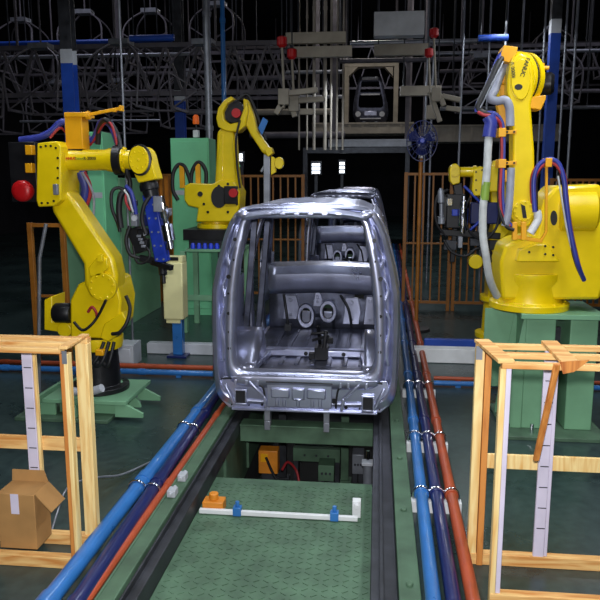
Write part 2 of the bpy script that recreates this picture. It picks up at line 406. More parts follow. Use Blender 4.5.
for k, py in enumerate((490, 428)):
    Y = G(140, py, 0.12).y
    clip_at(Y, [xl1(Y), xl2(Y)], [0.05, 0.045], [0.13, 0.12], ('bright U clamp on the two left blue pipes, nearest the camera', 'bright U clamp on the two left blue pipes, farther toward the van')[k], DSTEEL)
for k, py in enumerate((503, 445, 392)):
    Y = G(425, py, 0.06).y
    clip_at(Y, [xr1(Y), xr2(Y), xr3(Y)], [0.042, 0.042, 0.038], [0.13]*3, ('white pipe support under the three right pipes, nearest the camera', 'white pipe support under the three right pipes, second from the camera', 'white pipe support under the three right pipes, third, by the van corner')[k], WHITE)

# cross runs on the floor
def cross(name, m, pA, pB, r, z, label, square=False):
    a = G(pA[0], pA[1], z); b = G(pB[0], pB[1], z); Y = (a.y+b.y)/2
    mb = MB()
    if square: mb.bar((a.x, Y, z), (b.x, Y, z), r*2, r*2)
    else:
        mb.cyl((a.x, Y, z), (b.x, Y, z), r, n=14)
        for k in range(1, 4): mb.cyl((a.x+(b.x-a.x)*k/4-0.04, Y, z), (a.x+(b.x-a.x)*k/4+0.04, Y, z), r*1.2, n=14)
    if z > r+0.01:
        for k in (0.12, 0.5, 0.88): mb.box((a.x+(b.x-a.x)*k-0.03, Y-0.03, 0), (a.x+(b.x-a.x)*k+0.03, Y+0.03, z-r*0.8))
    return simple(name, mb, m, label, 'pipe' if not square else 'beam', bevel=0.006 if square else 0)
cross('floor_pipe', REDP, (-60, 360), (213, 368), 0.03, 0.05, 'red pipe crossing the floor left of the nearest van body')
cross('floor_pipe', BLUE, (-60, 365.5), (213, 374), 0.033, 0.05, 'light blue pipe crossing the floor left of the nearest van body')
cross('floor_beam', PALE, (150, 346), (213, 350), 0.07, 0.075, 'pale square beam lying on the floor behind the cream box post', True)
cross('floor_pipe', REDP, (434, 379), (640, 383), 0.022, 0.04, 'thin red pipe crossing the floor behind the right crate')
cross('floor_pipe', BLUE, (434, 384), (640, 388), 0.028, 0.04, 'light blue pipe crossing the floor behind the right crate')
cross('floor_beam', WHITE, (414, 353), (478, 356), 0.09, 0.095, 'white square beam on the floor right of the van body', True)
cross('floor_beam', COLB, (424, 342), (502, 344), 0.05, 0.055, 'blue square beam on the floor behind the white beam', True)
q = G(123, 366); mb = MB().box((q.x-0.16, q.y, 0), (q.x+0.14, q.y+0.3, 0.27)); mb.box((q.x-0.12, q.y-0.01, 0.05), (q.x+0.1, q.y, 0.22))
simple('junction_box', mb, PALE, 'grey junction box on the floor behind the red cross pipe', 'box', bevel=0.008)

# ------------------------------------------------------------------ van body
VX, VY = -0.65, 6.24
OUTER = [(0, 2.085), (.45, 2.075), (.55, 2.052), (.615, 2.0), (.662, 1.93), (.71, 1.82), (.79, 1.54), (.833, 1.32), (.842, 1.05), (.838, .80), (.833, .60), (.826, .46), (.812, .37), (.78, .295), (.70, .235), (.45, .222), (0, .22)]
INNER = [(0, 1.972), (.44, 1.97), (.488, 1.958), (.513, 1.91), (.533, 1.80), (.575, 1.59), (.612, 1.3), (.63, 1.0), (.636, .80), (.633, .69), (.612, .625), (.565, .588), (.49, .578), (.3, .578), (0, .58)]
CZ = 1.32
def polar(half, n):
    full = half + [(-x, z) for x, z in half[-2:0:-1]]
    res = []
    for i in range(n):
        th = 2*PI*i/n; dx, dz = math.sin(th), math.cos(th); best = None
        for k in range(len(full)):
            x0, z0 = full[k]; x1, z1 = full[(k+1) % len(full)]; z0 -= CZ; z1 -= CZ
            ex, ez = x1-x0, z1-z0; den = dx*ez - dz*ex
            if abs(den) < 1e-9: continue
            t = (x0*ez - z0*ex)/den; u = (x0*dz - z0*dx)/den
            if t > 0 and -1e-6 <= u <= 1+1e-6: best = t if best is None else max(best, t)
        res.append((dx*best, dz*best + CZ))
    return res
def w_at(z):
    pts = [p for p in OUTER if p[0] > 0.4]
    for (xa, za), (xb, zb) in zip(pts, pts[1:]):
        if zb <= z <= za: return xa + (xb-xa)*(za-z)/(za-zb)
    return pts[0][0] if z > pts[0][1] else pts[-1][0]

def make_van():
    t = thing('van_body', (VX, VY, 0.0), 'bare silver-grey steel van body shell nearest on the line, tailgate open', 'van body', 'van bodies on the line')
    W = lambda x, y, z: V((VX+x*1.035, VY+y, 2.085-(2.085-z)*1.032))
    N = 180
    po, pi_ = polar(OUTER, N), polar(INNER, N)
    def loop(tt, y, sc=1.0):
        return [W((po[i][0]*(1-tt) + pi_[i][0]*tt)*sc, y, CZ + ((po[i][1]*(1-tt)+pi_[i][1]*tt)-CZ)*sc) for i in range(N)]
    rows = [loop(0, .30), loop(0, .08), loop(.03, .04), loop(.10, .012), loop(.23, .0), loop(.26, .006), loop(.29, .035), loop(.35, .07), loop(.43, .088), loop(.50, .085), loop(.57, .055), loop(.61, .014), loop(.64, .0), loop(.70, -.012), loop(.84, -.016), loop(.94, -.010), loop(1, .006), loop(1.025, .03), loop(1.03, .10), loop(.9, .13)]
    fr = MB().grid(rows, closed=True).build('tailgate_frame', STEEL, t, solid=0.008)
    # pressings on the pillars
    mb = MB()
    for s in (-1, 1):
        for z, r in ((1.78, .022), (1.60, .014), (1.45, .026), (1.30, .014), (1.12, .02), (.95, .014), (.80, .02)):
            f = (w_at(z)*0.20 + 0.80*(.575 if z > 1.5 else .63))
            MB().cyl(W(s*f, .0, z), W(s*f, -.019, z), r*.8, n=14).build('locating_hole', BLKM, fr)
    mb = MB()
    for s in (-1, 1):
        pts = [W(s*(.585), .05, 1.90), W(s*.625, .05, 1.76), W(s*.685, .06, 1.62), W(s*.66, .06, 1.5), W(s*.735, .06, 1.36), W(s*.70, .07, 1.2), W(s*.755, .06, 1.05), W(s*.73, .07, .8), W(s*.75, .06, .66)]
        MB().tube(pts, lambda u: 0.020+0.010*math.sin(u*23), n=8).build('pillar_pressing', STEEL, fr)
        MB().sphere(W(s*.53, .0, 2.0), 0.05, 14, (1.3, .5, .75)).build('corner_pressing', STEEL, fr)
    # roof rear header
    mb = MB()
    hd = []
    for i in range(25):
        x = -0.54 + 1.08*i/24; c = 2.07 - 0.05*(abs(x)/.54)**3
        hd.append([W(x, -.002, c-.015), W(x, -.022, c-.03), W(x, -.03, c-.055), W(x, -.018, c-.075), W(x, -.002, c-.088)])
    mb.grid(hd); mb.build('header', STEEL, t, solid=0.006)
    mb = MB()
    for x in (-.3, -.18, -.06, .06, .18, .3): mb.box(W(x-.025, -.034, 1.998), W(x+.025, -.026, 2.02))
    mb.build('header_tab', STEEL, t, bevel=0.004)
    # roof skin
    rows = []
    for j in range(15):
        y = .05 + 2.35*j/14; row = []
        for i in range(25):
            u = -1 + 2*i/24; x = u*.60
            z = 2.085 + .02*math.sin(PI*min(1, y/2.4)) - .085*abs(u)**4 - (0.05*max(0, (y-1.9)/.5)**2) + .004*math.sin(i*PI/2)
            row.append(W(x, y, z))
        rows.append(row)
    MB().grid(rows).build('roof', STEEL, t, solid=0.01)
    # sides with door and window openings
    zs = [.26, .34, .42, .5, .6, .72, .85, 1.0, 1.32, 1.28, 1.36, 1.5, 1.65, 1.8, 1.88, 1.95, 2.02]
    ys = [.26, .34, .44, .6, .8, 1.0, 1.14, 1.22, 1.32, 1.5, 1.7, 1.9, 2.04, 2.12, 2.22, 2.4, 2.6, 2.74, 2.84, 2.96, 3.1, 3.3, 3.5, 3.62]
    def open_(y, z):
        if .4 < y < 1.16 and 1.36 < z < 1.88: return True
        if 1.28 < y < 2.06 and .42 < z < 1.88: return True
        if 2.2 < y < 2.78 and .42 < z < 1.88: return True
        if y > 2.2 and z > 1.88: return True
        if y > 2.8 and z > 1.28: return True
        if 3.0 < y < 3.56 and z < .72: return True
        if .5 < y < 1.1 and z < .5: return True
        return False
    for s in (-1, 1):
        rows = [[W(s*w_at(z)*(1-.02*max(0, y-2)**2), y, z) for z in zs] for y in ys]
        sk = lambda j, i: open_((ys[j]+ys[j+1])/2, (zs[i]+zs[i+1])/2)
        sp = MB().grid(rows, skip=sk).build('side_panel', STEEL, t, solid=0.03)
        # box section pillars
        for (y0, z0, y1, z1, nm) in ((1.22, 1.9, 1.22, .42, 'pillar'), (2.12, 1.92, 2.12, .42, 'pillar'), (2.18, 1.97, 2.82, 1.27, 'windscreen_pillar')):
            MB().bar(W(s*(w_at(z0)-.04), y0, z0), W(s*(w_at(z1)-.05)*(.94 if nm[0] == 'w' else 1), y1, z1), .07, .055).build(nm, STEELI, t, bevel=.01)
        mb = MB().bar(W(s*.72, .3, .36), W(s*.72, 2.9, .36), .1, .12); mb.build('sill', STEEL, t, bevel=.015)
        mb = MB().bar(W(s*.575, .1, 1.98), W(s*.575, 2.2, 1.98), .06, .06); mb.build('roof_rail', STEELI, t, bevel=.01)
        # wheel housing inside
        rows = []
        for k in range(13):
            a = PI*k/12; rows.append([W(s*x, .82-.42*math.cos(a), .40+.42*math.sin(a)) for x in (.80, .56, .53)])
        mb = MB().grid(rows); mb.add([W(s*.53, .82-.42*math.cos(PI*k/12), .40+.42*math.sin(PI*k/12)) for k in range(13)], [tuple(range(13))])
        mb.build('wheel_housing', STEEL, t, solid=.006)
        # inner quarter trim panel
        rows = [[W(s*(w_at(z)-.075), y, z) for z in (.45, .7, .95, 1.2, 1.33)] for y in (.12, .3, .6, .9, 1.2)]
        MB().grid(rows).build('quarter_panel', STEEL, t, solid=.006)
    # floor pan
    mb = MB(); mb.box(W(-.72, .12, .40), W(.72, 2.78, .425))
    for k in range(7): mb.bar(W(-.5+k*.165, .9, .43), W(-.5+k*.165, 2.7, .43), .05, .02)
    mb.box(W(-.7, .1, .42), W(.7, .2, .57))
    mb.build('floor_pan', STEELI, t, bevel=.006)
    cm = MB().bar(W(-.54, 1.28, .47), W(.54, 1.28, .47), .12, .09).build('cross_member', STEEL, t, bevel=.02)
    for x in (-.54, -.1, .3, .54): MB().cyl(W(x, 1.225, .47), W(x, 1.205, .47), .022, n=10).build('bolt', BLKM, cm)
    for s in (-1, 1):
        mb = MB().box(W(s*.56-.05, .42, .43), W(s*.56+.05, .52, .56)); mb.cyl(W(s*.56, .42, .5), W(s*.56, .41, .5), .02, n=10)
        mb.bar(W(s*.56, .51, .47), W(s*.50, 1.2, .47), .06, .05); mb.build('floor_bracket', STEEL, t, bevel=.006)
    # gear change mechanism
    mb = MB().box(W(.0, 1.1, .43), W(.14, 1.3, .56)); mb.bar(W(.05, 1.32, .52), W(.03, 1.2, .78), .035); mb.bar(W(-.03, 1.2, .62), W(.15, 1.16, .68), .03)
    mb.cyl(W(.1, 1.12, .55), W(.12, 1.14, .74), .025, n=12); mb.cyl(W(-.04, 1.14, .7), W(.1, 1.14, .72), .016, n=10); mb.box(W(-.06, 1.1, .43), W(.0, 1.18, .5)); mb.box(W(.13, 1.14, .6), W(.19, 1.2, .66))
    mb.build('gear_mechanism', BLKM, t, bevel=.004)
    # bulkhead and dash
    zr = [.3, .42, .5, .56, .62, .68, .74, .82, .92, 1.02, 1.14, 1.22, 1.27]
    xr = [-.72, -.6, -.46, -.34, -.3, -.2, -.16, -.06, -.02, .08, .12, .24, .36, .48, .6, .72]
    def dy(x, z): return 2.76 + (.12 if z < .5 else 0)*(1-(z-.3)/.2) - (.10 if z > 1.1 else 0) + (.05 if -.2 < x < .1 and z < .6 else 0)
    def hole(j, i):
        x = (xr[i]+xr[i+1])/2; z = (zr[j]+zr[j+1])/2
        return (-.31 < x < -.2 and .5 < z < .68) or (-.02 < x < .08 and .56 < z < .74) or (.36 < x < .48 and .82 < z < .92)
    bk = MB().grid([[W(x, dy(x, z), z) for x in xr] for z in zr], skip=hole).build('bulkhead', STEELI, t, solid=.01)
    mb = MB()
    for (x, z, rx, rz) in ((-.25, .59, .075, .11), (.03, .65, .075, .10)):
        mb = MB(); ring = [[W(x+rx*k*math.cos(2*PI*i/20), 2.76-d, z+rz*k*math.sin(2*PI*i/20)) for i in range(20)] for k, d in ((1.5, .0), (1.35, .03), (1.0, .03), (.92, -.04))]
        mb.grid(ring, closed=True); mb.build('port_flange', STEEL, bk, solid=.006)
    mb = MB().tube([W(-.7, 2.60, 1.22), W(-.3, 2.58, 1.2), W(.3, 2.58, 1.2), W(.7, 2.60, 1.22)], .045, n=14); mb.build('dash_tube', STEELI, t)
    rows = [[W(x, y, z + .012*math.cos(x*4)) for x in [-.68+1.36*i/14 for i in range(15)]] for y, z in ((2.5, .92), (2.44, 1.0), (2.44, 1.16), (2.52, 1.25), (2.66, 1.275), (2.86, 1.27))]
    MB().grid(rows).build('dash_panel', STEEL, t, solid=.01)
    mb = MB()
    for (x0, z0, x1, z1) in ((-.52, .55, -.36, .86), (.24, .5, .42, .84), (.5, .5, .62, .86), (-.14, .72, -.06, .9)):
        mb = MB().poly([W(x0-.02, 2.70, z0), W(x1, 2.70, z0), W(x1+.03, 2.70, (z0+z1)/2), W(x1-.01, 2.70, z1), W(x0+.01, 2.70, z1)], (0, .05, 0)); mb.cyl(W((x0+x1)/2, 2.70, z1-.06), W((x0+x1)/2, 2.685, z1-.06), .025, n=12)
        mb.cyl(W((x0+x1)/2, 2.70, z0+.06), W((x0+x1)/2, 2.685, z0+.06), .018, n=12); mb.build('stiffener_plate', STEEL, bk, bevel=.012)
    mb = MB().tube([W(-.5, 2.5, .9), W(-.46, 2.42, .7), W(-.44, 2.45, .5)], .018); mb.box(W(-.48, 2.4, .46), W(-.40, 2.5, .54)); mb.build('pedal_bracket', DSTEEL, t)
    mb = MB().tube([W(.2, 2.5, .9), W(.3, 2.4, .75), W(.34, 2.5, .5)], .018); mb.build('cable_tube', DSTEEL, t)
    # windscreen header
    MB().bar(W(-.58, 2.26, 1.99), W(.58, 2.26, 1.99), .08, .06).build('windscreen_header', STEELI, t, bevel=.01)
    # nose
    mb = MB().box(W(-.6, 3.5, .35), W(.6, 3.6, .5)); mb.box(W(-.62, 3.5, .85), W(.62, 3.6, .95))
    for s in (-1, 1): mb.box(W(s*.45-.05, 2.8, .42), W(s*.45+.05, 3.55, .54)); mb.box(W(s*.6-.03, 3.5, .4), W(s*.6+.03, 3.6, .95)); mb.box(W(s*.6-.02, 2.8, .7), W(s*.6+.02, 3.55, 1.0))
    mb.build('front_frame', STEEL, t, bevel=.01)
    # rear panel pressings under the opening
    y = -.004
    rp = [W(-.74, y+.01, .53), W(-.44, y, .545), W(-.38, y, .50), W(.38, y, .50), W(.44, y, .545), W(.74, y+.01, .53), W(.79, y+.03, .40), W(.765, y+.03, .30), W(.69, y+.01, .235), W(-.69, y+.01, .235), W(-.765, y+.03, .30), W(-.79, y+.03, .40)]
    pan = MB().poly(rp, (0, .03, 0)).build('rear_panel', STEEL, t, bevel=.01)
    for x0, x1 in ((-.295, -.125), (.03, .2)):
        MB().box(W(x0, -.040, .355), W(x1, .0, .445)).build('raised_plate', STEEL, pan, bevel=.012)
    mb = MB().box(W(-.105, -.044, .345), W(.01, .0, .45)); mb.box(W(-.085, -.055, .34), W(-.01, -.028, .36)); mb.build('latch_bracket', STEEL, pan, bevel=.01)
    def rib(mb): mb.build('pressed_rib', STEEL, pan, bevel=.008)
    for x in (-.24, -.175, -.05, .08, .15): rib(MB().box(W(x-.016, -.032, .275), W(x+.016, .0, .365)))
    for x in (-.52, -.42, .33, .40, .56, -.62): rib(MB().box(W(x-.016, -.02, .455), W(x+.016, .0, .515)))
    for s in (-1, 1):
        mb = MB().bar(W(s*.50, -.012, .50), W(s*.36, -.012, .36), .03, .025); mb.bar(W(s*.36, -.012, .36), W(s*.34, -.012, .25), .03, .025); rib(mb)
        rib(MB().bar(W(s*.72, -.0, .46), W(s*.63, -.012, .27), .03, .03)); rib(MB().bar(W(s*.66, -.012, .53), W(s*.46, -.012, .53), .02, .02))
    for s, z in ((-1, .35), (1, .325)):
        mb = MB(); x = s*.575; h = .058; g = .043
        for (xa, za, xb, zb) in ((-g-.014, -h-.014, g+.014, -h), (-g-.014, h, g+.014, h+.014), (-g-.014, -h, -g, h), (g, -h, g+.014, h)): mb.box(W(x+xa, -.03, z+za), W(x+xb, 0, z+zb))
        sl = mb.build('socket_frame', STEEL, pan, bevel=.004)
        MB().box(W(x-g, -.009, z-h), W(x+g, -.003, z+h)).build('socket_opening', BLACK, sl)
    mb = MB().cyl(W(.275, -.008, .335), W(.275, -.0, .335), .026, n=16); mb.cyl(W(.38, -.008, .28), W(.38, 0, .28), .016, n=14); mb.cyl(W(-.38, -.008, .28), W(-.38, 0, .28), .012, n=14)
    for x in (-.66, -.2, .0, .2, .5, .68, -.5): mb.cyl(W(x, -.008, .27), W(x, 0, .27), .008, n=10)
    mb.build('panel_hole', BLKM, pan)
    mb = MB().box(W(-.66, -.02, .222), W(.66, .06, .242)); mb.build('lower_flange', STEEL, pan, bevel=.005)
    MB().box(W(-.335, -.016, .262), W(.255, .0, .492)).build('centre_pressing', STEEL, pan, bevel=.012)
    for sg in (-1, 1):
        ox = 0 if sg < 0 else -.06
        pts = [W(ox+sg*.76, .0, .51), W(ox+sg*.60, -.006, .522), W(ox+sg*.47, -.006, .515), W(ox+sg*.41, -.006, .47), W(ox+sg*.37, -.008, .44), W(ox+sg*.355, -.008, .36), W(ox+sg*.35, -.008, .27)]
        MB().tube(pts, .009, n=8).build('gap_shade_line', BLACK, pan)  # black tube draws the dark shade along the panel's step gaps
    MB().tube([W(-.34, -.014, .498), W(-.2, -.018, .50), W(.1, -.018, .50), W(.26, -.014, .498)], .007, n=8).build('gap_shade_line', BLACK, pan)  # black line for the shade above the centre pressing
    MB().box(W(-.60, -.03, .548), W(.60, .02, .566)).build('sill_lip', STEEL, pan, bevel=.006)
    # sill ledge in the opening with drain marks
    mb = MB()
    for k in range(13): mb.box(W(-.48+k*.08-.006, -.034, .555), W(-.48+k*.08+.006, .0, .572))
    mb.build('sill_tab', STEEL, pan, bevel=.002)
    for x in (-.335, .205):
        a_, b_ = W(x-.025, .06, .4), W(x+.025, .12, .4)
        mb = MB().box((a_.x, a_.y, .001), (b_.x, b_.y, a_.z)); mb.box((a_.x-.002, VY+.0, .06), (b_.x+.002, VY+.06, .2)); mb.box((a_.x-.002, VY+.0, -.03), (b_.x+.002, VY+.03, .06)); mb.build('support_post', GREYM, t, bevel=.005)
        MB().box((a_.x, VY+2.98, .001), (b_.x, VY+3.06, a_.z)).build('support_post', GREYM, t, bevel=.005)
    return t
van = make_van()
v2 = copy_tree(van); v2.location.y += 7.2; v2['label'] = 'second van body shell, seen over the roof and through the nearest one'
v3 = copy_tree(van); v3.location.y += 15.6; v3['label'] = 'third van body shell, farthest on the line, only its roof showing'
for k, (Y, lab) in enumerate(((13.53, 'green cross beam under the rear of the second van body'), (16.4, 'green cross beam under the front of the second van body'), (21.93, 'green cross beam under the rear of the third van body'), (24.8, 'green cross beam under the front of the third van body'))):
    mb = MB(); mb.box((-1.27, Y-.06, -0.175), (-0.003, Y+.06, 0.0)); simple('cross_beam', mb, GRND, lab, 'beam', bevel=.005)

# ------------------------------------------------------------------ pallet crates in front
def plank(mb_m, name, a, b, w, h, root, up=(0, 0, 1)):
    MB().bar(a, b, w, h, up).build(name, mb_m, root, bevel=.003)
def crate(root, nl, fl, nr, fr, ztop, mids, zmid):
    """nl fl nr fr: the near-left, far-left, near-right and far-right corners on the floor"""
    pass
# left crate
Yn, Yf = 3.72, 3.99
zt = P(66, 348, Yn).z
xr_n, xr_f, xl = P(67, 400, Yn).x, P(86, 400, Yf).x, -2.55
t = thing('wooden_crate', ((xl+xr_f)/2, (Yn+Yf)/2, 0), 'open pine slat crate frame standing at the left, box inside', 'crate', 'open pine crates')
def post(x, y, w, d, z1, m, z0=0.0, nm='upright'):
    return MB().box((x-w/2, y-d/2, z0), (x+w/2, y+d/2, z1)).build(nm, m, t, bevel=.003)
post(xr_n-.008, Yn, .026, .045, zt-.03, WOODO); post(xr_n+.017, Yn+.002, .024, .06, zt-.03, WOODV)
post(xr_f-.012, Yf, .07, .03, zt-.03, WOODV); post(xr_f+.034, Yf-.012, .018, .06, zt-.03, WOODV)
post(xl, Yn, .05, .05, zt-.03, WOODV); post(xl, Yf, .05, .05, zt-.03, WOODV)
lp = P(31, 400, Yf).x
post(lp, Yf-.012, .066, .022, zt-.03, LILAC, nm='lilac_board')
post(lp+.042, Yf, .016, .03, zt-.03, WOODV)
for k in range(9): MB().box((lp-.02, Yf-.026, .25+k*.13), (lp+.028, Yf-.023, .255+k*.13)).build('staple', BLKM, t)
for y, m in ((Yn, WOODH), (Yf, WOODH), ((Yn+Yf)/2, WOODH)):
    MB().box((xl-.03, y-.03, zt-.03), (xr_f+(.04 if y == Yf else -.005)-.0, y+.03, zt)).build('top_rail', m, t, bevel=.003)
MB().bar((xr_n+.01, Yn-.04, zt+.009), (xr_f+.005, Yf+.03, zt+.009), .05, .018).build('cap_board', WOODH, t, bevel=.003)
MB().bar((xl, Yn-.04, zt+.009), (xl, Yf+.03, zt+.009), .07, .018).build('cap_board', WOODH, t, bevel=.003)
zm = P(60, 445, Yf).z
MB().box((xl, Yf+.015, zm-.045), (xr_f-.04, Yf+.035, zm+.045)).build('middle_rail', WOODH, t, bevel=.003)
for y in (Yn, Yf): MB().box((xl-.03, y-.03, .0), (xr_f+.03 if y == Yf else xr_n+.03, y+.03, .07)).build('bottom_rail', WOODH, t, bevel=.003)
MB().box((xr_n-.0, Yn-.034, zt-.085), (xr_n+.028, Yn-.030, zt-.01)).build('corner_bracket', GREYM, t)
# cardboard box in the crate
q = P(38, 480, 3.86)
bt = thing('cardboard_box', (q.x, 3.86, 0.07), 'brown cardboard box with raised flap inside the left crate', 'box')
bx0, bx1 = q.x-.22, q.x+.02; bz = P(30, 492, 3.8).z
bb = MB(); bb.box((bx0, Yn+.04, .072), (bx1, Yf-.035, bz)); bb.build('carton', CARD, bt, bevel=.004)
MB().poly([(bx1, Yn+.045, bz), (bx1, Yf-.04, bz), (bx1+.10, Yf-.04, bz-.11), (bx1+.10, Yn+.045, bz-.11)], (.004, 0, .004)).build('flap', CARD, bt)
MB().poly([(bx0, Yf-.04, bz), (bx1, Yf-.04, bz), (bx1-.03, Yf-.03, bz+.07), (bx0, Yf-.03, bz+.07)], (0, .004, 0)).build('flap', CARD, bt)
MB().box((bx0-.001+.09, Yn+.0385, .3), (bx0+.14, Yn+.0405, bz+.0005)).build('tape', LILAC, bt)
mb = MB().tube([G(52, 530, .01), P(58, 510, 4.2), P(66, 490, 4.25), P(80, 481, 4.4), P(100, 477, 4.7), P(122, 472, 4.95)-V((0, 0, .02)), G(150, 462, .012)], .008)
simple('cable', mb, GREYM, 'thin grey cable rising behind the cardboard box to the floor', 'cable')

# right crate (stands a little turned)
Yn, Yf = 3.62, 4.04
zt = P(500, 362, Yn).z
nL, fL = P(502, 430, Yn), P(480, 430, Yf)
dxn = (fL.x-nL.x)
xr = 2.1
t = thing('wooden_crate', ((nL.x+xr)/2, (Yn+Yf)/2, 0), 'open pine slat crate frame standing at the right, loose stick hanging', 'crate', 'open pine crates')
post(fL.x-.02, Yf, .05, .05, zt-.03, WOODV); post(fL.x+.026, Yf-.01, .036, .06, zt-.03, WOODO)
post(nL.x-.012, Yn, .03, .05, zt-.03, WOODV); post(nL.x+.018, Yn+.004, .026, .04, zt-.03, LILAC, nm='lilac_board')
lp = P(545, 430, Yf).x
post(lp, Yf-.012, .062, .022, zt-.03, LILAC, nm='lilac_board'); post(lp+.043, Yf-.0, .02, .03, zt-.03, LILAC, nm='lilac_board')
for k in range(9): MB().box((lp-.02, Yf-.026, .25+k*.13), (lp+.028, Yf-.023, .255+k*.13)).build('staple', BLKM, t)
post(xr, Yn, .05, .05, zt-.03, WOODV); post(xr, Yf, .05, .05, zt-.03, WOODV)
for y, x0 in ((Yn, nL.x-.02), ((Yn+Yf)/2, (nL.x+fL.x)/2), (Yf, fL.x-.045)):
    MB().box((x0, y-.025, zt-.03), (xr+.03, y+.025, zt)).build('top_rail', WOODH, t, bevel=.003)
MB().bar((fL.x-.01, Yf+.03, zt+.01), (nL.x+.0, Yn-.03, zt+.01), .085, .02).build('cap_board', WOODH, t, bevel=.003)
a = P(549, 344, Yf+.03); b = P(577, 364, Yn-.03)
MB().bar((a.x, Yf+.03, zt+.01), (b.x-.03, Yn-.03, zt+.01), .09, .02).build('cap_board', WOODH, t, bevel=.003)
zm = P(530, 464, Yf).z
MB().box((fL.x+.045, Yf+.016, zm-.045), (xr, Yf+.036, zm+.045)).build('middle_rail', WOODV, t, bevel=.003)
for y, x0 in ((Yn, nL.x-.025), (Yf, fL.x-.045)): MB().box((x0, y-.03, 0), (xr+.03, y+.03, .07)).build('bottom_rail', WOODH, t, bevel=.003)
a = P(557, 364, Yn-.04); b = P(536, 460, Yn+.12)
MB().bar(a, b, .03, .022).build('loose_stick', WOODO, t, bevel=.003)
mb = MB().poly([P(560, 362, Yn-.032), P(590, 360, Yn-.032), P(574, 372, Yn-.032), P(563, 374, Yn-.032)], (0, .006, 0)); mb.build('gusset_plate', WOODO, t)
mb = MB().box((fL.x-.046, Yf-.032, zt-.09), (fL.x-.01, Yf-.027, zt-.01)); mb.build('corner_bracket', GREYM, t)

# ------------------------------------------------------------------ robots
def cylp(mb, px, py, Y0, Y1, rpx, n=28, prof=None):
    """disc facing along Y"""
    c = P(px, py, Y0); return mb.cyl(c, (c.x, Y1, c.z), M_(rpx, Y0), n=n)
def circ(cx, cy, r, a0, a1, n, ry=None):
    ry = ry or r
    return [(cx + r*math.cos(math.radians(a0+(a1-a0)*i/n)), cy - ry*math.sin(math.radians(a0+(a1-a0)*i/n))) for i in range(n+1)]
def hose(m, pts, r, parent, name='hose'):
    return MB().tube([P(*p) for p in pts], r, n=10).build(name, m, parent)

# ---- robot A, near left
YA = 6.5
base = P(92, 428, YA); base.z = 0; ZA = .2
t = thing('welding_robot', (base.x, YA+.1, ZA), 'large yellow robot at left with horizontal arm and blue welding gun', 'robot')
RA = t
# base and turret
bx = P(92, 350, YA).x
zb = P(92, 340, YA).z; mb = MB().lathe((bx, YA+.14, ZA+.002), (0, 0, 1), [(0, .30), (.05, .30), (.06, .22), (zb-ZA-.12, .20), (zb-ZA-.10, .24), (zb-ZA+.02, .24)]); mb.bolts((bx, YA+.14, ZA+.05), (0, 0, 1), .26, 12, .015); bs = mb.build('base', BLKM, t, bevel=.006)
mb = MB().lathe((bx, YA+.14, zb-.10), (0, 0, 1), [(0, .245), (.06, .26), (.12, .26)]); mb.build('base_ring', YEL, bs)
for k in range(3):
    a = 0.6+k*1.2
    hose(BLACK, [(80+k*9, 352+k*2, YA-.12), (86+k*10, 366, YA-.18), (96+k*7, 360, YA-.18), (104+k*5, 342, YA-.1)], .018, bs, 'cable')
MB().box(P(95, 356, YA-.2), P(107, 348, YA-.1)).build('connector', YEL2, bs, bevel=.01)
mb = MB().out([(70, 338), (70, 300), (78, 284), (100, 274), (116, 280), (121, 300), (119, 326), (106, 339)], YA-.05, .42); mb.build('turret', YEL, t, bevel=.02)
mb = MB().out([(100, 338), (104, 324), (122, 312), (127, 320), (116, 336), (108, 342)], YA-.1, .12); mb.build('turret_bracket', YEL, t, bevel=.01)
mb = MB().out([(44, 330), (44, 300), (52, 296), (52, 322), (72, 322), (72, 334)], YA-.0, .3); mb.build('counter_frame', YEL, t, bevel=.01)
mb = MB(); c = P(62, 314, YA-.05); mb.lathe((c.x-.1, YA+.0, c.z), (1, 0, 0), [(0, .085), (.02, .1), (.16, .1), (.18, .085)]); mb.build('axis_motor', BLKM, t)
mb = MB(); cylp(mb, 64, 330, YA-.02, YA+.2, 8); mb.build('hub', YEL, t, bevel=.008)
# lower arm
mb = MB().out([(52, 212), (50, 200), (58, 190), (66, 190), (74, 201), (113, 258), (117, 275), (116, 292), (106, 300), (90, 298), (84, 285), (83, 264)], YA-.09, .26); la = mb.build('lower_arm', YEL, t, bevel=.035, segs=3)
mb = MB().out([(88, 268), (96, 258), (107, 258), (108, 268), (100, 276), (90, 277)], YA-.13, .05); mb.build('arm_boss', YEL, la, bevel=.01)
mb = MB().box(P(97, 262, YA-.18), P(104, 254, YA-.13)); mb.build('stop_block', YEL, la, bevel=.005)
mb = MB(); cylp(mb, 102, 287, YA-.13, YA-.08, 15); c = P(102, 287, YA-.13); mb.bolts(c, (0, -1, 0), .11, 10, .011); mb.build('shoulder_cover', YEL, la, bevel=.006)
# elbow housing
mb = MB().out([(37, 143), (57, 141), (61, 146), (61, 200), (54, 206), (38, 207), (36, 200)], YA-.2, .42); eh = mb.build('elbow_housing', YEL, t, bevel=.012)
mb = MB()
for k, (px, py) in enumerate(((41, 147), (46, 146), (51, 146), (56, 148), (58, 158), (58, 168), (58, 178), (57, 188), (42, 203), (48, 203), (54, 201))):
    c = P(px, py, YA-.2); mb.cyl(c, (c.x, YA-.21, c.z), .011, n=8)
mb.build('bolt', BLKM, eh)
mb = MB().box(P(53, 195, YA-.24), P(59, 184, YA-.2)); mb.build('encoder_cover', GREYM, eh, bevel=.006)
a = P(26, 202, YA); b = P(37, 142, YA)
MB().box((a.x-.12, YA-.05, a.z), (b.x, YA+.12, b.z)).build('motor_plate', BLKM, t, bevel=.008)
for py in (150, 168):
    c = P(30, py, YA-.1); mb = MB().box((c.x-.04, YA-.12, c.z-.045), (c.x+.03, YA-.05, c.z+.045)); mb.build('motor_block', YEL2, t, bevel=.006)
c = P(23, 191, YA-.12)
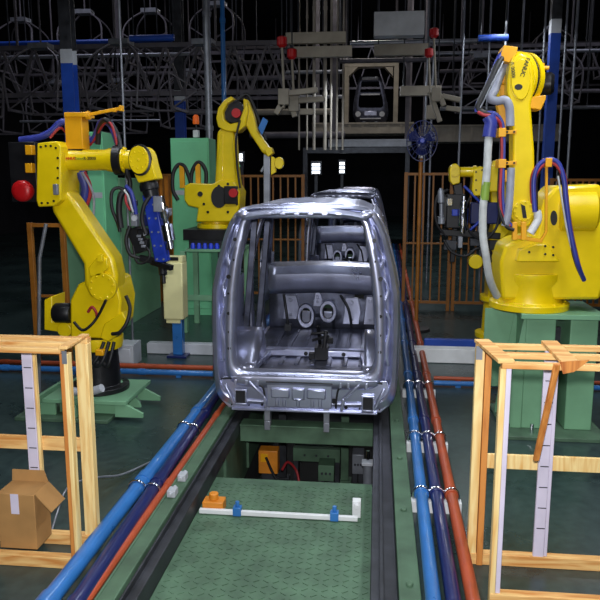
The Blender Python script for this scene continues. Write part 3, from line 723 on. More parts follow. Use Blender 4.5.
mb = MB().lathe((c.x, YA-.05, c.z), (0, -1, 0), [(0, .08), (.05, .10), (.10, .10), (.12, .085), (.13, .05)]); mb.build('motor_cap', RED, t)
# forearm tube
c0, c1 = P(58, 160, YA), P(132, 160, YA)
ax = (c1-c0).normalized(); L = (c1-c0).length; pxm = L/74
mb = MB().lathe(c0, ax, [(0, .165), (.035, .165), (.04, .125), (.10, .108), (.14, .100), (pxm*48, .097), (pxm*52, .11), (pxm*57, .118)], 32)
mb.bolts(c0+ax*.035, ax, .145, 14, .011); fa = mb.build('forearm', YEL, t)
mb = MB().lathe(c0, ax, [(pxm*57, .118), (pxm*58, .142), (pxm*65, .142), (pxm*66, .12)], 32); mb.build('wrist_seal', BLKM, fa)
mb = MB().lathe(c0, ax, [(pxm*66, .12), (pxm*67, .12), (pxm*68, .09), (pxm*82, .09)], 32); mb.bolts(c0+ax*(pxm*67), ax, .105, 10, .009); mb.build('wrist_neck', YEL, fa)
# lettering on the forearm
for tx, px, m, sz in (('FANUC', 70.5, TEXTR, .036), ('Robot', 79.5, TEXTG, .032), ('R-2000i', 90, TEXTD, .038)):
    c = P(px, 158.5, YA-.1); words(tx, sz, (c.x, YA-.106, c.z), (PI/2, 0, 0), m, fa)
# wrist
Yw = YA-.1
mb = MB().out(circ(140, 160, 11, 20, 200, 12, 14) + [(133, 172), (138, 183), (157, 179), (153, 166)], Yw-.02, .2); wr = mb.build('wrist', YEL, t, bevel=.012)
mb = MB(); c = P(140, 160, Yw-.03)
pts = lambda k, d: [V((c.x+M_(9.5*k, Yw)*math.cos(2*PI*i/30), Yw-d, c.z+M_(13*k, Yw)*math.sin(2*PI*i/30))) for i in range(30)]
mb.grid([pts(1.22, .0), pts(1.22, .045), pts(1.05, .05)], closed=True); mb.build('wrist_gasket', BLKM, wr)
mb = MB().poly(pts(1.06, .075), (0, .06, 0)); mb.bolts((c.x, Yw-.075, c.z), (0, -1, 0), .075, 10, .008, .006); mb.cyl((c.x, Yw-.075, c.z), (c.x, Yw-.082, c.z), .012, n=10); mb.build('wrist_cover', YEL, wr, bevel=.005)
c = P(148, 182, Yw+.08); d = (P(152, 198, Yw+.08)-c).normalized()
mb = MB().lathe(c, d, [(-.02, .07), (.03, .09), (.07, .09), (.08, .075), (.14, .07)]); mb.bolts(c+d*.07, -d, .08, 8, .008); mb.build('tool_flange', BLKM, t)
# yellow valve box on the forearm and its boom
mb = MB().box(P(66, 149, YA-.06), (P(84, 114, YA).x, YA+.1, P(84, 114, YA).z)); vb = mb.build('valve_box', YEL2, t, bevel=.006)
a = P(64, 117, YA-.08); b = P(86, 112, YA-.08); MB().box((a.x, YA-.08, a.z), (b.x, YA+.12, b.z)).build('box_lid', YEL2, vb, bevel=.005)
a = P(68, 151, YA-.04); b = P(82, 148, YA-.04); MB().box((a.x, YA-.05, a.z-.01), (b.x, YA+.08, b.z)).build('box_foot', BLKM, vb)
mb = MB().bar(P(85, 115.5, YA), P(123, 108, YA), .035, .03); mb.box(P(119, 111, YA-.04), P(124, 106, YA+.03)); mb.box(P(112, 112, YA-.02), P(117, 109, YA+.02)); mb.cyl(P(86, 116, YA-.03), P(90, 115, YA-.03), .04, n=12); mb.build('boom', YEL2, vb, bevel=.004)
hose(HOSEB, [(20, 140, YA+.1), (40, 137, YA+.1), (52, 131, YA+.12), (62, 122, YA+.14), (74, 128, YA+.16), (92, 140, YA+.14), (98, 130, YA+.1), (102, 122, YA+.05), (110, 124, YA), (115, 134, YA-.02), (119, 146, YA)], .034, t)
hose(HOSER, [(50, 138, YA+.05), (60, 128, YA+.08), (68, 134, YA+.16), (88, 146, YA+.16), (103, 125, YA-.0), (110, 123, YA-.05), (114, 132, YA-.07), (117, 145, YA-.05)], .012, t)
hose(BLACK, [(98, 144, YA+.1), (99, 130, YA+.06), (105, 120, YA-.02), (113, 127, YA-.03), (118, 138, YA-.02), (120, 150, YA-.06)], .026, t)
hose(HOSEB, [(66, 176, YA+.2), (74, 196, YA+.25), (78, 215, YA+.25), (86, 190, YA+.22), (80, 172, YA+.2)], .05, t)
hose(HOSER, [(84, 172, YA+.15), (90, 186, YA+.2), (88, 202, YA+.22), (78, 218, YA+.22)], .02, t)
hose(HOSEG, [(82, 172, YA+.1), (92, 190, YA+.12), (94, 206, YA+.15), (92, 226, YA+.16)], .012, t)
# welding gun
c0, c1 = P(150, 194, YA), P(163, 262, YA)
gun = MB().bar(c0, c1, .13, .1, (0, 1, 0)).build('gun_body', BLUEG, t, bevel=.012)
mb = MB()
for k in (.15, .35, .55, .75, .95): q = c0+(c1-c0)*k; mb.cyl(q+V((.03, -.05, 0)), q+V((.03, -.062, 0)), .01, n=8); mb.cyl(q+V((-.035, -.05, 0)), q+V((-.035, -.062, 0)), .01, n=8)
mb.build('bolt', GREYM, gun)
d = (c1-c0).normalized(); s = P(161, 196, YA-.05)
mb = MB().lathe(s, d, [(0, .03), (.1, .03), (.1, .045), (.2, .045), (.22, .03), (.26, .03), (.27, .058), (.42, .058), (.43, .03), (.5, .03)]); mb.build('gun_cylinder', CHROME, t)
mb = MB().box(P(156, 196, YA-.0), P(162, 212, YA-.1)); mb.build('gun_valve', GREYM, t, bevel=.006)
c = P(162, 262, YA); mb = MB().cyl(c, c+V((.02, -.04, -.12)), .04, n=14); mb.cyl(c+V((.02, -.04, -.12)), c+V((.03, -.06, -.2)), .02, n=12); mb.bar(P(152, 262, YA), P(172, 268, YA-.1), .05); mb.bar(P(140, 258, YA), P(160, 262, YA), .06); mb.build('electrode_arm', BLKM, t, bevel=.004)
c0, c1 = P(127, 196, YA+.05), P(143, 252, YA+.02)
mb = MB().bar(P(134, 228, YA+.03), c1, .12, .12, (0, 1, 0)); mb.box(P(137, 236, YA-.06), P(150, 228, YA+.06)); tr = mb.build('transformer', BLKM, t, bevel=.01)
mb = MB().box(P(130, 213, YA-.08), P(140, 226, YA+.0)); mb.build('terminal_block', GREYM, t, bevel=.008)
c = P(135, 218, YA-.085); MB().cyl(c, (c.x, YA-.11, c.z), .028, n=16).build('terminal_dial', PALE, t)
for k in range(4):
    q = P(139+k*1.5, 236+k*3.4, YA-.08); MB().box(q-V((.02, .015, .012)), q+V((.02, .015, .012))).build('terminal', GREYM, tr, bevel=.003)
hose(BLACK, [(127, 150, YA), (127, 172, YA-.02), (130, 182, YA-.04), (130, 195, YA-.04), (132, 212, YA-.04)], .022, t)
hose(BLACK, [(132, 196, YA-.02), (120, 188, YA-.05), (112, 192, YA-.08), (112, 208, YA-.1), (118, 224, YA-.1), (120, 232, YA-.1)], .016, t)
hose(BLACK, [(128, 190, YA-.08), (121, 195, YA-.1), (119, 210, YA-.1), (121, 228, YA-.1)], .03, t)
hose(HOSEB, [(126, 186, YA-.1), (131, 192, YA-.12), (134, 202, YA-.12), (136, 214, YA-.1)], .02, t)
hose(HOSEW, [(124, 190, YA-.14), (128, 196, YA-.15), (131, 206, YA-.14), (133, 212, YA-.12)], .010, t)
hose(HOSER, [(126, 194, YA-.14), (126, 202, YA-.15), (130, 210, YA-.13)], .012, t)
for (x0, y0, x1, y1, dy, m, nm) in ((136, 248, 150, 238, -.02, BLKM, 'clamp_block'), (144, 226, 152, 214, -.0, BLUED, 'bracket'), (126, 238, 134, 228, -.02, DSTEEL, 'clamp_block'), (134, 206, 138, 200, -.1, CHROME, 'fitting'), (143, 236, 148, 230, -.1, PALE, 'fitting'), (152, 252, 160, 240, .04, BLKM, 'clamp_block'), (166, 250, 171, 242, -.08, BLKM, 'clamp_block'), (167, 216, 172, 208, -.04, GREYM, 'fitting')):
    MB().box(P(x0, y0, YA+dy), P(x1, y1, YA+dy+.1)).build(nm, m, t, bevel=.008)
hose(BLACK, [(130, 226, YA-.06), (126, 240, YA-.08), (130, 254, YA-.08), (140, 258, YA-.06)], .018, t)
hose(BLACK, [(150, 196, YA-.08), (144, 206, YA-.1), (142, 220, YA-.1), (146, 234, YA-.1)], .02, t)
hose(BLACK, [(112, 334, YA-.12), (120, 332, YA-.14), (127, 322, YA-.12), (130, 308, YA-.05), (126, 296, YA)], .018, RA)
hose(BLACK, [(74, 322, YA-.12), (82, 330, YA-.14), (90, 326, YA-.14), (98, 316, YA-.12), (106, 300, YA-.16)], .014, RA)
hose(HOSER, [(88, 312, YA-.06), (92, 307, YA-.08), (96, 312, YA-.08), (97, 318, YA-.06)], .014, RA)
hose(BLACK, [(133, 246, YA-.05), (137, 262, YA-.08), (146, 262, YA-.1), (150, 254, YA-.1), (147, 248, YA-.08)], .012, t)

# pedestal of robot A
t = thing('robot_pedestal', (base.x, YA, 0), 'green gusseted steel pedestal under the large left robot', 'pedestal')
x0, x1 = P(38, 430, YA).x, P(112, 430, YA).x
MB().box((x0-.05, YA-.35, 0), (x1+.1, YA+.55, .035)).build('base_plate', GRND, t, bevel=.005)
MB().box((bx-.42, YA-.26, ZA-.04), (bx+.42, YA+.5, ZA)).build('top_plate', GRN, t, bevel=.005)
MB().box((bx-.3, YA-.15, .035), (bx+.3, YA+.4, ZA-.04)).build('column', GRN, t, bevel=.005)
for x in (x0+.05, x1-.25): MB().box((x-.02, YA-.3, .035), (x+.02, YA+.5, ZA-.04)).build('web_plate', GRN, t, bevel=.004)
for y in (YA-.24, YA+.3):
    MB().poly([(bx+.3, y, ZA-.04), (bx+.42, y, ZA-.04), (bx+.58, y, .08), (bx+.58, y, .035), (bx+.3, y, .035)], (0, .03, 0)).build('gusset', GRN, t, bevel=.003)
    MB().poly([(bx-.3, y, ZA-.04), (bx-.42, y, ZA-.04), (bx-.58, y, .08), (bx-.58, y, .035), (bx-.3, y, .035)], (0, .03, 0)).build('gusset', GRN, t, bevel=.003)
q = G(120, 407)
mb = MB().poly([(q.x-.05, q.y, 0), (q.x+.22, q.y, 0), (q.x+.2, q.y, .06), (q.x+.0, q.y, .30), (q.x-.05, q.y, .30)], (0, .04, 0)); mb.box((q.x-.12, q.y-.1, 0), (q.x-.05, q.y+.2, .32))
simple('floor_anchor', mb, GRN, 'green triangular floor anchor right of the left robot pedestal', 'anchor', bevel=.004)
q = G(136, 405); mb = MB().box((q.x-.03, q.y-.03, 0), (q.x+.03, q.y+.03, .06)); mb.cyl((q.x, q.y, .06), (q.x, q.y, .11), .02, n=10); mb.cyl((q.x-.04, q.y, .03), (q.x+.05, q.y, .03), .015, n=10)
simple('floor_valve', mb, GREYM, 'tiny metal floor valve beside the green floor anchor', 'valve', bevel=.003)
MB().tube([P(70, 391, YA-.3), P(84, 392, YA-.3), P(93, 391, YA-.31), P(102, 388, YA-.33)], .04, n=12).build('duct_end', PALE, t)

# ---- green cabinets left
def cabinet(Y0, Y1, x0, x1, z1, label, m=CABG, doors=1, grp=None):
    t = thing('control_cabinet', ((x0+x1)/2, (Y0+Y1)/2, 0), label, 'cabinet', grp)
    MB().box((x0, Y0, 0), (x1, Y1, z1)).build('body', m, t, bevel=.008)
    w = (x1-x0)/doors
    for k in range(doors):
        d = MB().box((x0+k*w+.02, Y0-.02, .12), (x0+(k+1)*w-.02, Y0, z1-.06)).build('door', m, t, bevel=.006)
        MB().box((x0+(k+1)*w-.07, Y0-.04, z1*.45), (x0+(k+1)*w-.05, Y0-.02, z1*.45+.14)).build('handle', BLKM, d, bevel=.003)
        MB().bar((x0+k*w+.06, Y0-.022, z1*.7), (x0+k*w+.22, Y0-.022, z1*.7), .005, .08).build('name_plate', PALE, d)
    return t
xc = P(113, 343, 9.9).x
cabinet(9.85, 10.4, P(90, 200, 9.9).x, xc, P(100, 132, 9.9).z, 'tall light green cabinet behind the large left robot')
mb_ = cabinet(10.44, 12.3, xc-1.0, xc+.0, P(150, 178, 11).z, 'long lower green cabinet extending back from the tall left one', GRN)
cabinet(11.6, 12.1, P(172, 200, 11.6).x, P(210, 200, 11.6).x, P(190, 138, 11.6).z, 'light green cabinet with beacon on top, behind the middle robot', CABG, 1)
ct = P(195, 137.6, 11.75)
t = thing('beacon_light', ct, 'orange beacon lamp on white box on the middle green cabinet', 'beacon')
a = P(193, 138, 11.7); 
MB().box((a.x, 11.7, ct.z), (a.x+.09, 11.8, ct.z+.12)).build('base', WHITE, t, bevel=.006)
MB().cyl((a.x+.045, 11.75, ct.z+.12), (a.x+.045, 11.75, ct.z+.22), .015, n=10).build('stem', DSTEEL, t)
MB().lathe((a.x+.045, 11.75, ct.z+.22), (0, 0, 1), [(0, .05), (.02, .055), (.12, .05), (.15, .03)]).build('lens', LITO, t)

# ---- cream box on blue post
Yc = G(178, 356).y
q = P(178, 320, Yc)
t = thing('tip_dresser', (q.x, Yc, 0), 'cream machine box on blue post left of the nearest van', 'machine')
a, b = P(166, 318, Yc), P(184, 262, Yc)
hb = MB().box((a.x, Yc-.1, a.z), (b.x, Yc+.14, b.z)).build('housing', CREAM, t, bevel=.015)
a2, b2 = P(168, 322, Yc), P(182, 317, Yc); MB().box((a2.x, Yc-.08, a2.z), (b2.x, Yc+.12, b2.z)).build('base_block', CREAM, t, bevel=.006)
a2, b2 = P(168, 262, Yc), P(184, 256, Yc); hd = MB().box((a2.x, Yc-.08, a2.z), (b2.x, Yc+.1, b2.z)).build('head', CREAM, t, bevel=.006)
c = P(173, 259, Yc-.08); MB().box((c.x-.06, Yc-.09, c.z-.02), (c.x+.07, Yc-.078, c.z+.025)).build('slot', BLKM, hd)
MB().box((q.x-.065, Yc-.06, .03), (q.x+.065, Yc+.07, a.z)).build('post', BLUE, t, bevel=.008)
MB().box((q.x-.13, Yc-.13, 0), (q.x+.13, Yc+.13, .03)).build('foot', BLUED, t, bevel=.004)

# ---- robot B, middle left, on a rack
YB = 10.5
rb = P(215, 226, YB)
t = thing('welding_robot', (rb.x, YB+.1, rb.z), 'yellow robot raised on a rack behind, left of the van roof', 'robot')
mb = MB().lathe((rb.x, YB+.12, rb.z-.03), (0, 0, 1), [(0, .3), (.06, .3), (.07, .24), (.13, .24)], 28); mb.bolts((rb.x, YB+.12, rb.z+.03), (0, 0, 1), .27, 10, .015); mb.build('base', YEL, t)
mb = MB().out([(196, 222), (198, 208), (188, 206), (184, 200), (184, 186), (190, 183), (212, 184), (220, 180), (234, 181), (240, 192), (239, 208), (233, 222)], YB-.18, .5); tu = mb.build('turret', YEL, t, bevel=.02)
mb = MB().out(circ(219, 197, 8, 0, 360, 18, 11)[:-1], YB-.2, .03); mb.build('access_opening', BLACK, tu)
mb = MB(); cylp(mb, 200, 194, YB-.2, YB-.17, 2.6, 14); mb.build('plug', BLACK, tu)
mb = MB().box(P(224, 204, YB-.24), P(238, 186, YB-.18)); mb.build('motor', BLKM, tu, bevel=.01)
mb = MB(); cylp(mb, 233, 193, YB-.34, YB-.24, 4.4, 16); mb.build('motor_cap', RED, tu)
mb = MB().out([(214, 196), (216, 160), (217, 132), (221, 128), (231, 128), (234, 134), (236, 165), (240, 196), (230, 200), (220, 200)], YB-.1, .3); mb.build('lower_arm', YEL, t, bevel=.03)
mb = MB().out([(231, 96), (224, 100), (218, 108), (216, 118), (218, 127), (226, 131), (238, 132), (245, 126), (248, 112), (247, 102), (243, 110), (239, 122), (230, 124), (224, 120), (223, 112), (227, 104), (234, 99)], YB-.16, .3); eb = mb.build('elbow_housing', YEL, t, bevel=.015)
mb = MB(); cylp(mb, 233, 111, YB-.05, YB+.2, 11); mb.build('elbow_motor', BLKM, eb)
mb = MB(); cylp(mb, 236, 113, YB-.14, YB-.05, 4.5); mb.build('motor_cap', RED, eb)
mb = MB().out([(243, 98), (248, 100), (254, 116), (257, 130), (268, 146), (272, 152), (267, 156), (262, 152), (250, 134), (244, 122)], YB-.06, .16); fo = mb.build('forearm', YEL, t, bevel=.02)
mb = MB().out([(264, 149), (271, 147), (273, 153), (268, 157)], YB-.1, .2); mb.sphere(P(268, 152, YB-.02), .06, 12); mb.build('wrist', YEL, t, bevel=.008)
mb = MB().bar(P(267, 154, YB), P(267, 204, YB), .1, .06, (0, 1, 0)); mb.bar(P(261, 172, YB), P(268, 160, YB), .04); mb.build('gun_arm', GREYM, t, bevel=.01)
mb = MB().out([(271, 156), (275, 158), (276, 172), (271, 175)], YB-.05, .1); mb.out(circ(279, 163, 4.5, 0, 360, 18, 6)[:-1], YB-.1, .1); mb.build('gun_bracket', YEL, t, bevel=.006)
mb = MB().out([(258, 128), (263, 117), (268, 121), (262, 135)], YB-.14, .03); mb.build('blue_panel', BLUE, t, bevel=.003)
for px, py in ((219, 186), (228, 184), (236, 190), (237, 204), (204, 204), (208, 212), (228, 212)):
    c = P(px, py, YB-.18); MB().cyl((c.x, YB-.18, c.z), (c.x, YB-.196, c.z), .02, n=8).build('bolt', BLKM, tu)
mb = MB().out([(218, 160), (221, 134), (223, 134), (222, 190), (218, 190)], YB-.12, .03); mb.build('arm_rib', YEL, t, bevel=.006)
hose(BLACK, [(238, 100, YB-.1), (246, 94, YB-.08), (252, 102, YB-.06), (258, 118, YB-.04), (266, 140, YB-.02)], .022, t)
hose(BLACK, [(240, 120, YB-.2), (236, 140, YB-.2), (237, 165, YB-.16), (240, 188, YB-.2)], .016, t)
for px, top in ((182, 165), (198, 162)):
    a, b = P(px-2, 188, YB), P(px+2, top, YB); MB().box((a.x, YB-.02, a.z), (b.x, YB+.04, b.z)).build('cable_post', YEL2, t, bevel=.004)
hose(BLACK, [(178, 200, YB-.05), (173, 190, YB-.05), (173, 174, YB-.03), (178, 165, YB), (184, 166, YB), (188, 174, YB), (191, 184, YB)], .03, t)
hose(BLACK, [(191, 184, YB), (192, 172, YB), (197, 163, YB), (202, 164, YB), (206, 172, YB), (206, 184, YB)], .03, t)
# rack under it
zt_ = rb.z-.035
t = thing('robot_rack', (rb.x, YB+.1, 0), 'green steel rack carrying the middle robot, row of blue caps', 'rack')
MB().box((rb.x-.42, YB-.3, zt_-.16), (rb.x+.42, YB+.5, zt_)).build('top_plate', BLKM, t, bevel=.006)
sz = min(P(205, 249, YB-.3).z, zt_-.26)
MB().box((P(186, 249, YB-.3).x, YB-.34, sz-.04), (rb.x+.45, YB+.5, sz)).build('shelf', GRN, t, bevel=.005)
for x in (P(188, 249, YB).x, rb.x+.4):
    for y in (YB-.27, YB+.45): MB().box((x-.04, y-.04, 0), (x+.04, y+.04, sz-.04)).build('leg', GRN, t, bevel=.004)
MB().box((rb.x-.36, YB-.2, sz), (rb.x+.36, YB+.45, zt_-.16)).build('riser', DSTEEL, t)
MB().box((P(188, 249, YB).x, YB-.28, .5), (rb.x+.4, YB-.24, .58)).build('brace', GRN, t)
for k in range(5):
    q = P(193+k*6, 246.5, YB-.28)
    mb = MB().lathe((q.x, YB-.28, sz+.002), (0, 0, 1), [(0, .035), (.05, .035), (.06, .03), (.085, .02)], 14)
    simple('cap_tip', mb, CUPB, 'small bright blue cap standing in a row on the robot rack shelf', 'cap', 'blue caps on the rack')

# ---- robot C, near right
YC = 6.4
rc = P(530, 262, YC)
zs_ = P(540, 312, YC).z
t = thing('welding_robot', (rc.x, YC+.2, zs_), 'large bright yellow robot at right with upright arm and hose loops', 'robot')
cx = P(535, 300, YC).x
mb = MB().lathe((cx, YC+.25, zs_), (0, 0, 1), [(0, .36), (.06, .36), (.07, .29), (.22, .27), (.28, .30), (.34, .30)], 32); mb.bolts((cx, YC+.25, zs_+.06), (0, 0, 1), .32, 14, .015); mb.build('base', YEL, t, bevel=.006)
mb = MB().out([(502, 300), (500, 262), (505, 246), (516, 240), (536, 236), (544, 200), (556, 186), (600, 184), (612, 200), (612, 262), (600, 300)], YC+.02, .5); tu = mb.build('turret', YEL, t, bevel=.03)
mb = MB().out(circ(554, 218, 3.4, 0, 360, 20, 7.5)[:-1], YC+.01, .02); mb.build('oval_port', BLACK, tu)
c = P(575, 212, YC-.02); mb = MB().lathe((c.x-.12, YC+.10, c.z), (1, 0, 0), [(0, .16), (.02, .19), (.3, .19), (.33, .15)], 28); mb.build('counter_drum', YEL, t)
mb = MB().out([(517, 262), (520, 250), (536, 244), (548, 244), (560, 262)], YC-.1, .14); mb.build('front_casting', YEL, tu, bevel=.012)
mb = MB()
for px, py in ((545, 246), (545, 254), (529, 252), (553, 247), (553, 255)): c = P(px, py, YC-.1); mb.cyl(c, (c.x, YC-.115, c.z), .010, n=8)
mb.build('bolt', BLKM, tu)
# lower arm : lens shaped casting
mb = MB().out([(519, 52), (513, 57), (509.5, 66), (507.5, 80), (507.5, 92), (511, 104), (513, 125), (513, 160), (512, 190), (511, 206), (512, 218), (517, 226), (524, 228), (531, 225), (535, 214), (535, 190), (534.5, 150), (532, 118), (531, 104), (534, 92), (535, 78), (533, 64), (527, 55)], YC-.16, .2); la = mb.build('lower_arm', YEL, t, bevel=.02, segs=3)
mb = MB().out(circ(521, 79, 10, 0, 360, 24, 21)[:-1], YC-.18, .03); mb.build('arm_cover', YEL, la, bevel=.008)
mb = MB(); cylp(mb, 524, 211, YC-.19, YC-.14, 10); c = P(524, 211, YC-.19); mb.bolts(c, (0, -1, 0), .075, 10, .010); mb.build('shoulder_cover', YEL, la, bevel=.008)
mb = MB().out([(521, 204), (525, 206), (527, 218), (523, 218)], YC-.2, .02); mb.build('cover_mark', BLKM, la)
for tx, px, py, sz, r in (('R-2000i', 512.8, 70, .040, 1.42), ('FANUC', 525, 67, .046, 1.85)):
    c = P(px, py, YC-.183); words(tx, sz, (c.x, YC-.1825, c.z), (PI/2, r, 0), TEXTD, la)
c = P(518.5, 87, YC-.18); MB().poly([(c.x+.03*math.cos(a)*1.1, YC-.182, c.z+.024*math.sin(a)) for a in [2*PI*i/14 for i in range(14)]], (0, .01, 0)).build('arm_plug', BLACK, la)
c = P(519, 57.5, YC-.17)
# elbow drum and forearm behind
c = P(512, 80, YC+.14)
d = V((.82, .57, 0)).normalized()
mb = MB().lathe((c.x, YC+.14, c.z), d, [(0, .20), (.03, .24), (.06, .24), (.07, .225)], 36); dr = mb.build('elbow_drum', YEL, t)
mb = MB().lathe(V((c.x, YC+.14, c.z))+d*.07, d, [(0, .228), (.025, .228)], 36); mb.build('drum_seal', BLACK, dr)
mb = MB().lathe(V((c.x, YC+.14, c.z))+d*.095, d, [(0, .24), (.05, .24), (.07, .21), (.10, .17)], 36); mb.build('drum_housing', YEL, dr)
q = P(547, 84, YC+.4); mb = MB().lathe((q.x-.08, YC+.4, q.z), (1, -.2, 0), [(0, .085), (.03, .10), (.11, .10), (.14, .075)], 24); mb.build('elbow_motor', BLKM, t)
mb = MB(); q = P(543, 68, YC+.35); mb.cyl(q-V((.06, 0, 0)), q+V((.05, 0, .0)), .02, n=10); mb.cyl(q-V((0, 0, .04)), q+V((0, 0, .04)), .014, n=10); mb.build('motor_connector', YEL2, t)
e0 = P(526, 78, YC+.5); e1 = P(500, 96, YC+1.5)
mb = MB().tube([e0, e0+(e1-e0)*.5, e1], lambda u: .15-.05*u, n=20, smooth=4); mb.build('forearm', YEL, t)
mb = MB().out([(504, 45), (518, 47), (516, 60), (511, 63), (499, 60)], YC-.08, .24); mb.build('hose_plate', YEL2, t, bevel=.006)
mb = MB().out([(530, 97), (546, 95), (546, 99), (541, 110), (530, 108)], YC-.02, .2); mb.build('hose_plate', YEL2, t, bevel=.006)
for px, py in ((504, 78), (503, 90)):
    mb = MB().out([(px-3, py-6), (px+4, py-5), (px+5, py+4), (px-2, py+6)], YC-.0, .1); mb.build('hose_guide', YEL2, t, bevel=.006)
mb = MB().out([(497, 104), (507, 105), (506, 128), (503, 131)], YC-.05, .1); mb.build('hose_guide', YEL2, t, bevel=.006)
# brackets along the arm and hoses
for y0 in (128, 159):
    a, b = P(498, y0+9, YC-.2), P(506, y0, YC-.2); br = MB().box((a.x, YC-.22, a.z), (b.x, YC-.05, b.z)).build('hose_clamp', YEL2, t, bevel=.004)
    a, b = P(505, y0+6, YC-.2), P(517, y0+2, YC-.2); MB().box((a.x, YC-.2, a.z), (b.x, YC-.165, b.z)).build('clamp_arm', YEL2, br, bevel=.003)
    mb = MB()
    for px in (507, 514): c = P(px, y0+4, YC-.2); mb.cyl(c, (c.x, YC-.21, c.z), .009, n=8)
    mb.build('bolt', BLKM, br)
mb = MB().bar(P(509, 170, YC-.18), P(509, 182, YC-.18), .07, .03, (0, 1, 0)); mb.build('hose_clamp', YEL2, t, bevel=.004)
hose(HOSEB, [(509, 50, YC-.0), (500, 56, YC-.06), (493, 72, YC-.12), (485, 90, YC-.16), (478, 104, YC-.18), (477, 112, YC-.18)], .022, t)
hose(BLACK, [(505, 54, YC), (498, 64, YC-.1), (490, 82, YC-.15), (482, 98, YC-.18), (478, 108, YC-.18), (483, 113, YC-.18), (492, 113, YC-.18)], .03, t)
hose(GREYM, [(503, 62, YC-.1), (496, 76, YC-.16), (488, 92, YC-.19), (480, 108, YC-.2)], .008, t)
hose(HOSEG, [(506, 66, YC+.05), (501, 74, YC), (495, 90, YC-.08), (490, 98, YC-.14), (497, 101, YC-.18), (505, 100, YC-.2), (509, 106, YC-.2), (510, 116, YC-.19), (510, 126, YC-.19)], .036, t)
hose(HOSER, [(478, 112, YC-.2), (484, 115, YC-.22), (492, 116, YC-.22), (498, 120, YC-.22), (501, 128, YC-.2), (502, 150, YC-.2), (501, 175, YC-.2), (500, 195, YC-.2), (502, 214, YC-.2), (510, 226, YC-.2)], .014, t)
hose(HOSEB, [(479, 110, YC-.16), (486, 112, YC-.19), (494, 113, YC-.2), (500, 118, YC-.2), (503.5, 128, YC-.2), (504, 150, YC-.2), (503, 178, YC-.2), (503, 200, YC-.2), (505, 216, YC-.2), (512, 226, YC-.2)], .014, t)
hose(BLACK, [(500, 168, YC-.16), (499, 192, YC-.18), (500, 212, YC-.2), (506, 226, YC-.22), (514, 230, YC-.22)], .016, t)
hose(HOSEG, [(511, 168, YC-.19), (510, 190, YC-.2), (508, 212, YC-.2), (505, 226, YC-.2)], .034, t)
mb = MB().tube([P(488, 116, YC-.2), P(491, 122, YC-.2), P(490, 130, YC-.2), P(489, 137, YC-.2)], .055, n=14); mb.build('hose_sleeve', HOSEB, t)
wh = hose(HOSEW, [(489, 136, YC-.2), (488, 150, YC-.2), (487, 170, YC-.2), (485, 190, YC-.2), (483, 210, YC-.2), (483, 235, YC-.2), (486, 256, YC-.2), (490, 280, YC-.15), (497, 296, YC-.0)], .034, t)
mb = MB().tube([P(486.4, 182, YC-.2), P(485.3, 190, YC-.2), P(484.3, 200, YC-.2)], .037, n=12); mb.build('hose_wrap', HOSEGR, wh)
# hose arch on its post
mb = MB().bar(P(546.5, 166, YC-.16), P(546, 232, YC-.16), .022, .02); mb.bar(P(546, 232, YC-.16), P(540, 242, YC-.16), .03, .02); mb.bar(P(512, 236, YC-.16), P(542, 241, YC-.16), .05, .03); ps = mb.build('arch_post', YEL2, t, bevel=.003)
a, b = P(545, 167, YC-.22), P(552, 158, YC-.22); MB().box((a.x, YC-.24, a.z), (b.x, YC-.1, b.z)).build('arch_clamp', YEL2, ps, bevel=.004)
for px in (515, 524): mb = MB().out([(px-2.5, 222), (px+2.5, 222), (px+2.5, 240), (px-2.5, 240)], YC-.22, .04); mb.build('fork_plate', YEL2, ps, bevel=.004)
for k, (m, r) in enumerate(((HOSER, .016), (HOSEB, .02), (BLACK, .018), (HOSER, .014))):
    dx = (-2.2, -.2, 1.8, .6)[k]; dy = (.0, -1.5, 1.0, 2.0)[k]; Yk = YC-.18-.02*(k % 2)
    hose(m, [(535+dx*.6, 212, Yk), (534+dx, 196, Yk), (534+dx, 180, Yk), (538+dx, 168+dy, Yk), (545, 162+dy, Yk), (552, 161+dy, Yk), (559-dx*.5, 166+dy, Yk), (564-dx*.5, 180, Yk), (566-dx*.5, 200, Yk), (570-dx*.5, 230, Yk), (577-dx*.5, 262, Yk), (584, 280, Yk+.1)], r, t)
hose(HOSEW, [(558, 176, YC-.2), (562, 200, YC-.2), (567, 230, YC-.2), (574, 258, YC-.18)], .008, t)
mb = MB().tube([P(537, 211, YC-.18), P(538, 219, YC-.18), P(534, 227, YC-.18), P(530, 233, YC-.18)], .034, n=14); mb.build('hose_fitting', WHITE, t)

# stand of robot C
t = thing('robot_pedestal', (cx, YC+.2, 0), 'tall green steel stand under the large right robot', 'pedestal')
MB().box((P(506, 430, YC).x-.05, YC-.25, 0), (cx+.65, YC+.7, .035)).build('base_plate', GRND, t, bevel=.005)
a = P(526, 312, YC-.05); MB().box((a.x-.05, YC-.12, zs_-.045), (cx+.6, YC+.65, zs_)).build('top_plate', GRN, t, bevel=.005)
colx = P(533, 400, YC-.0).x
MB().box((colx-.10, YC-.02, .035), (colx+.16, YC+.55, zs_-.045)).build('column', GRN, t, bevel=.008)
MB().box((cx+.32, YC-.02, .035), (cx+.56, YC+.55, zs_-.045)).build('column', GRN, t, bevel=.008)
MB().box((colx+.16, YC+.3, .3), (cx+.32, YC+.36, zs_-.2)).build('back_panel', DSTEEL, t)
q0, q1 = P(524, 316, YC), P(502, 424, YC)
for y in (YC-.02, YC+.4): MB().poly([(q0.x, y, zs_-.045), (colx-.10, y, zs_-.045), (colx-.10, y, .035), (q1.x, y, .035), (q1.x, y, .1)], (0, .035, 0)).build('gusset', GRN, t, bevel=.004)
MB().box((q0.x-.28, YC+.41, .3), (q0.x-.0, YC+.44, zs_-.05)).build('side_plate', GRN, t, bevel=.004)
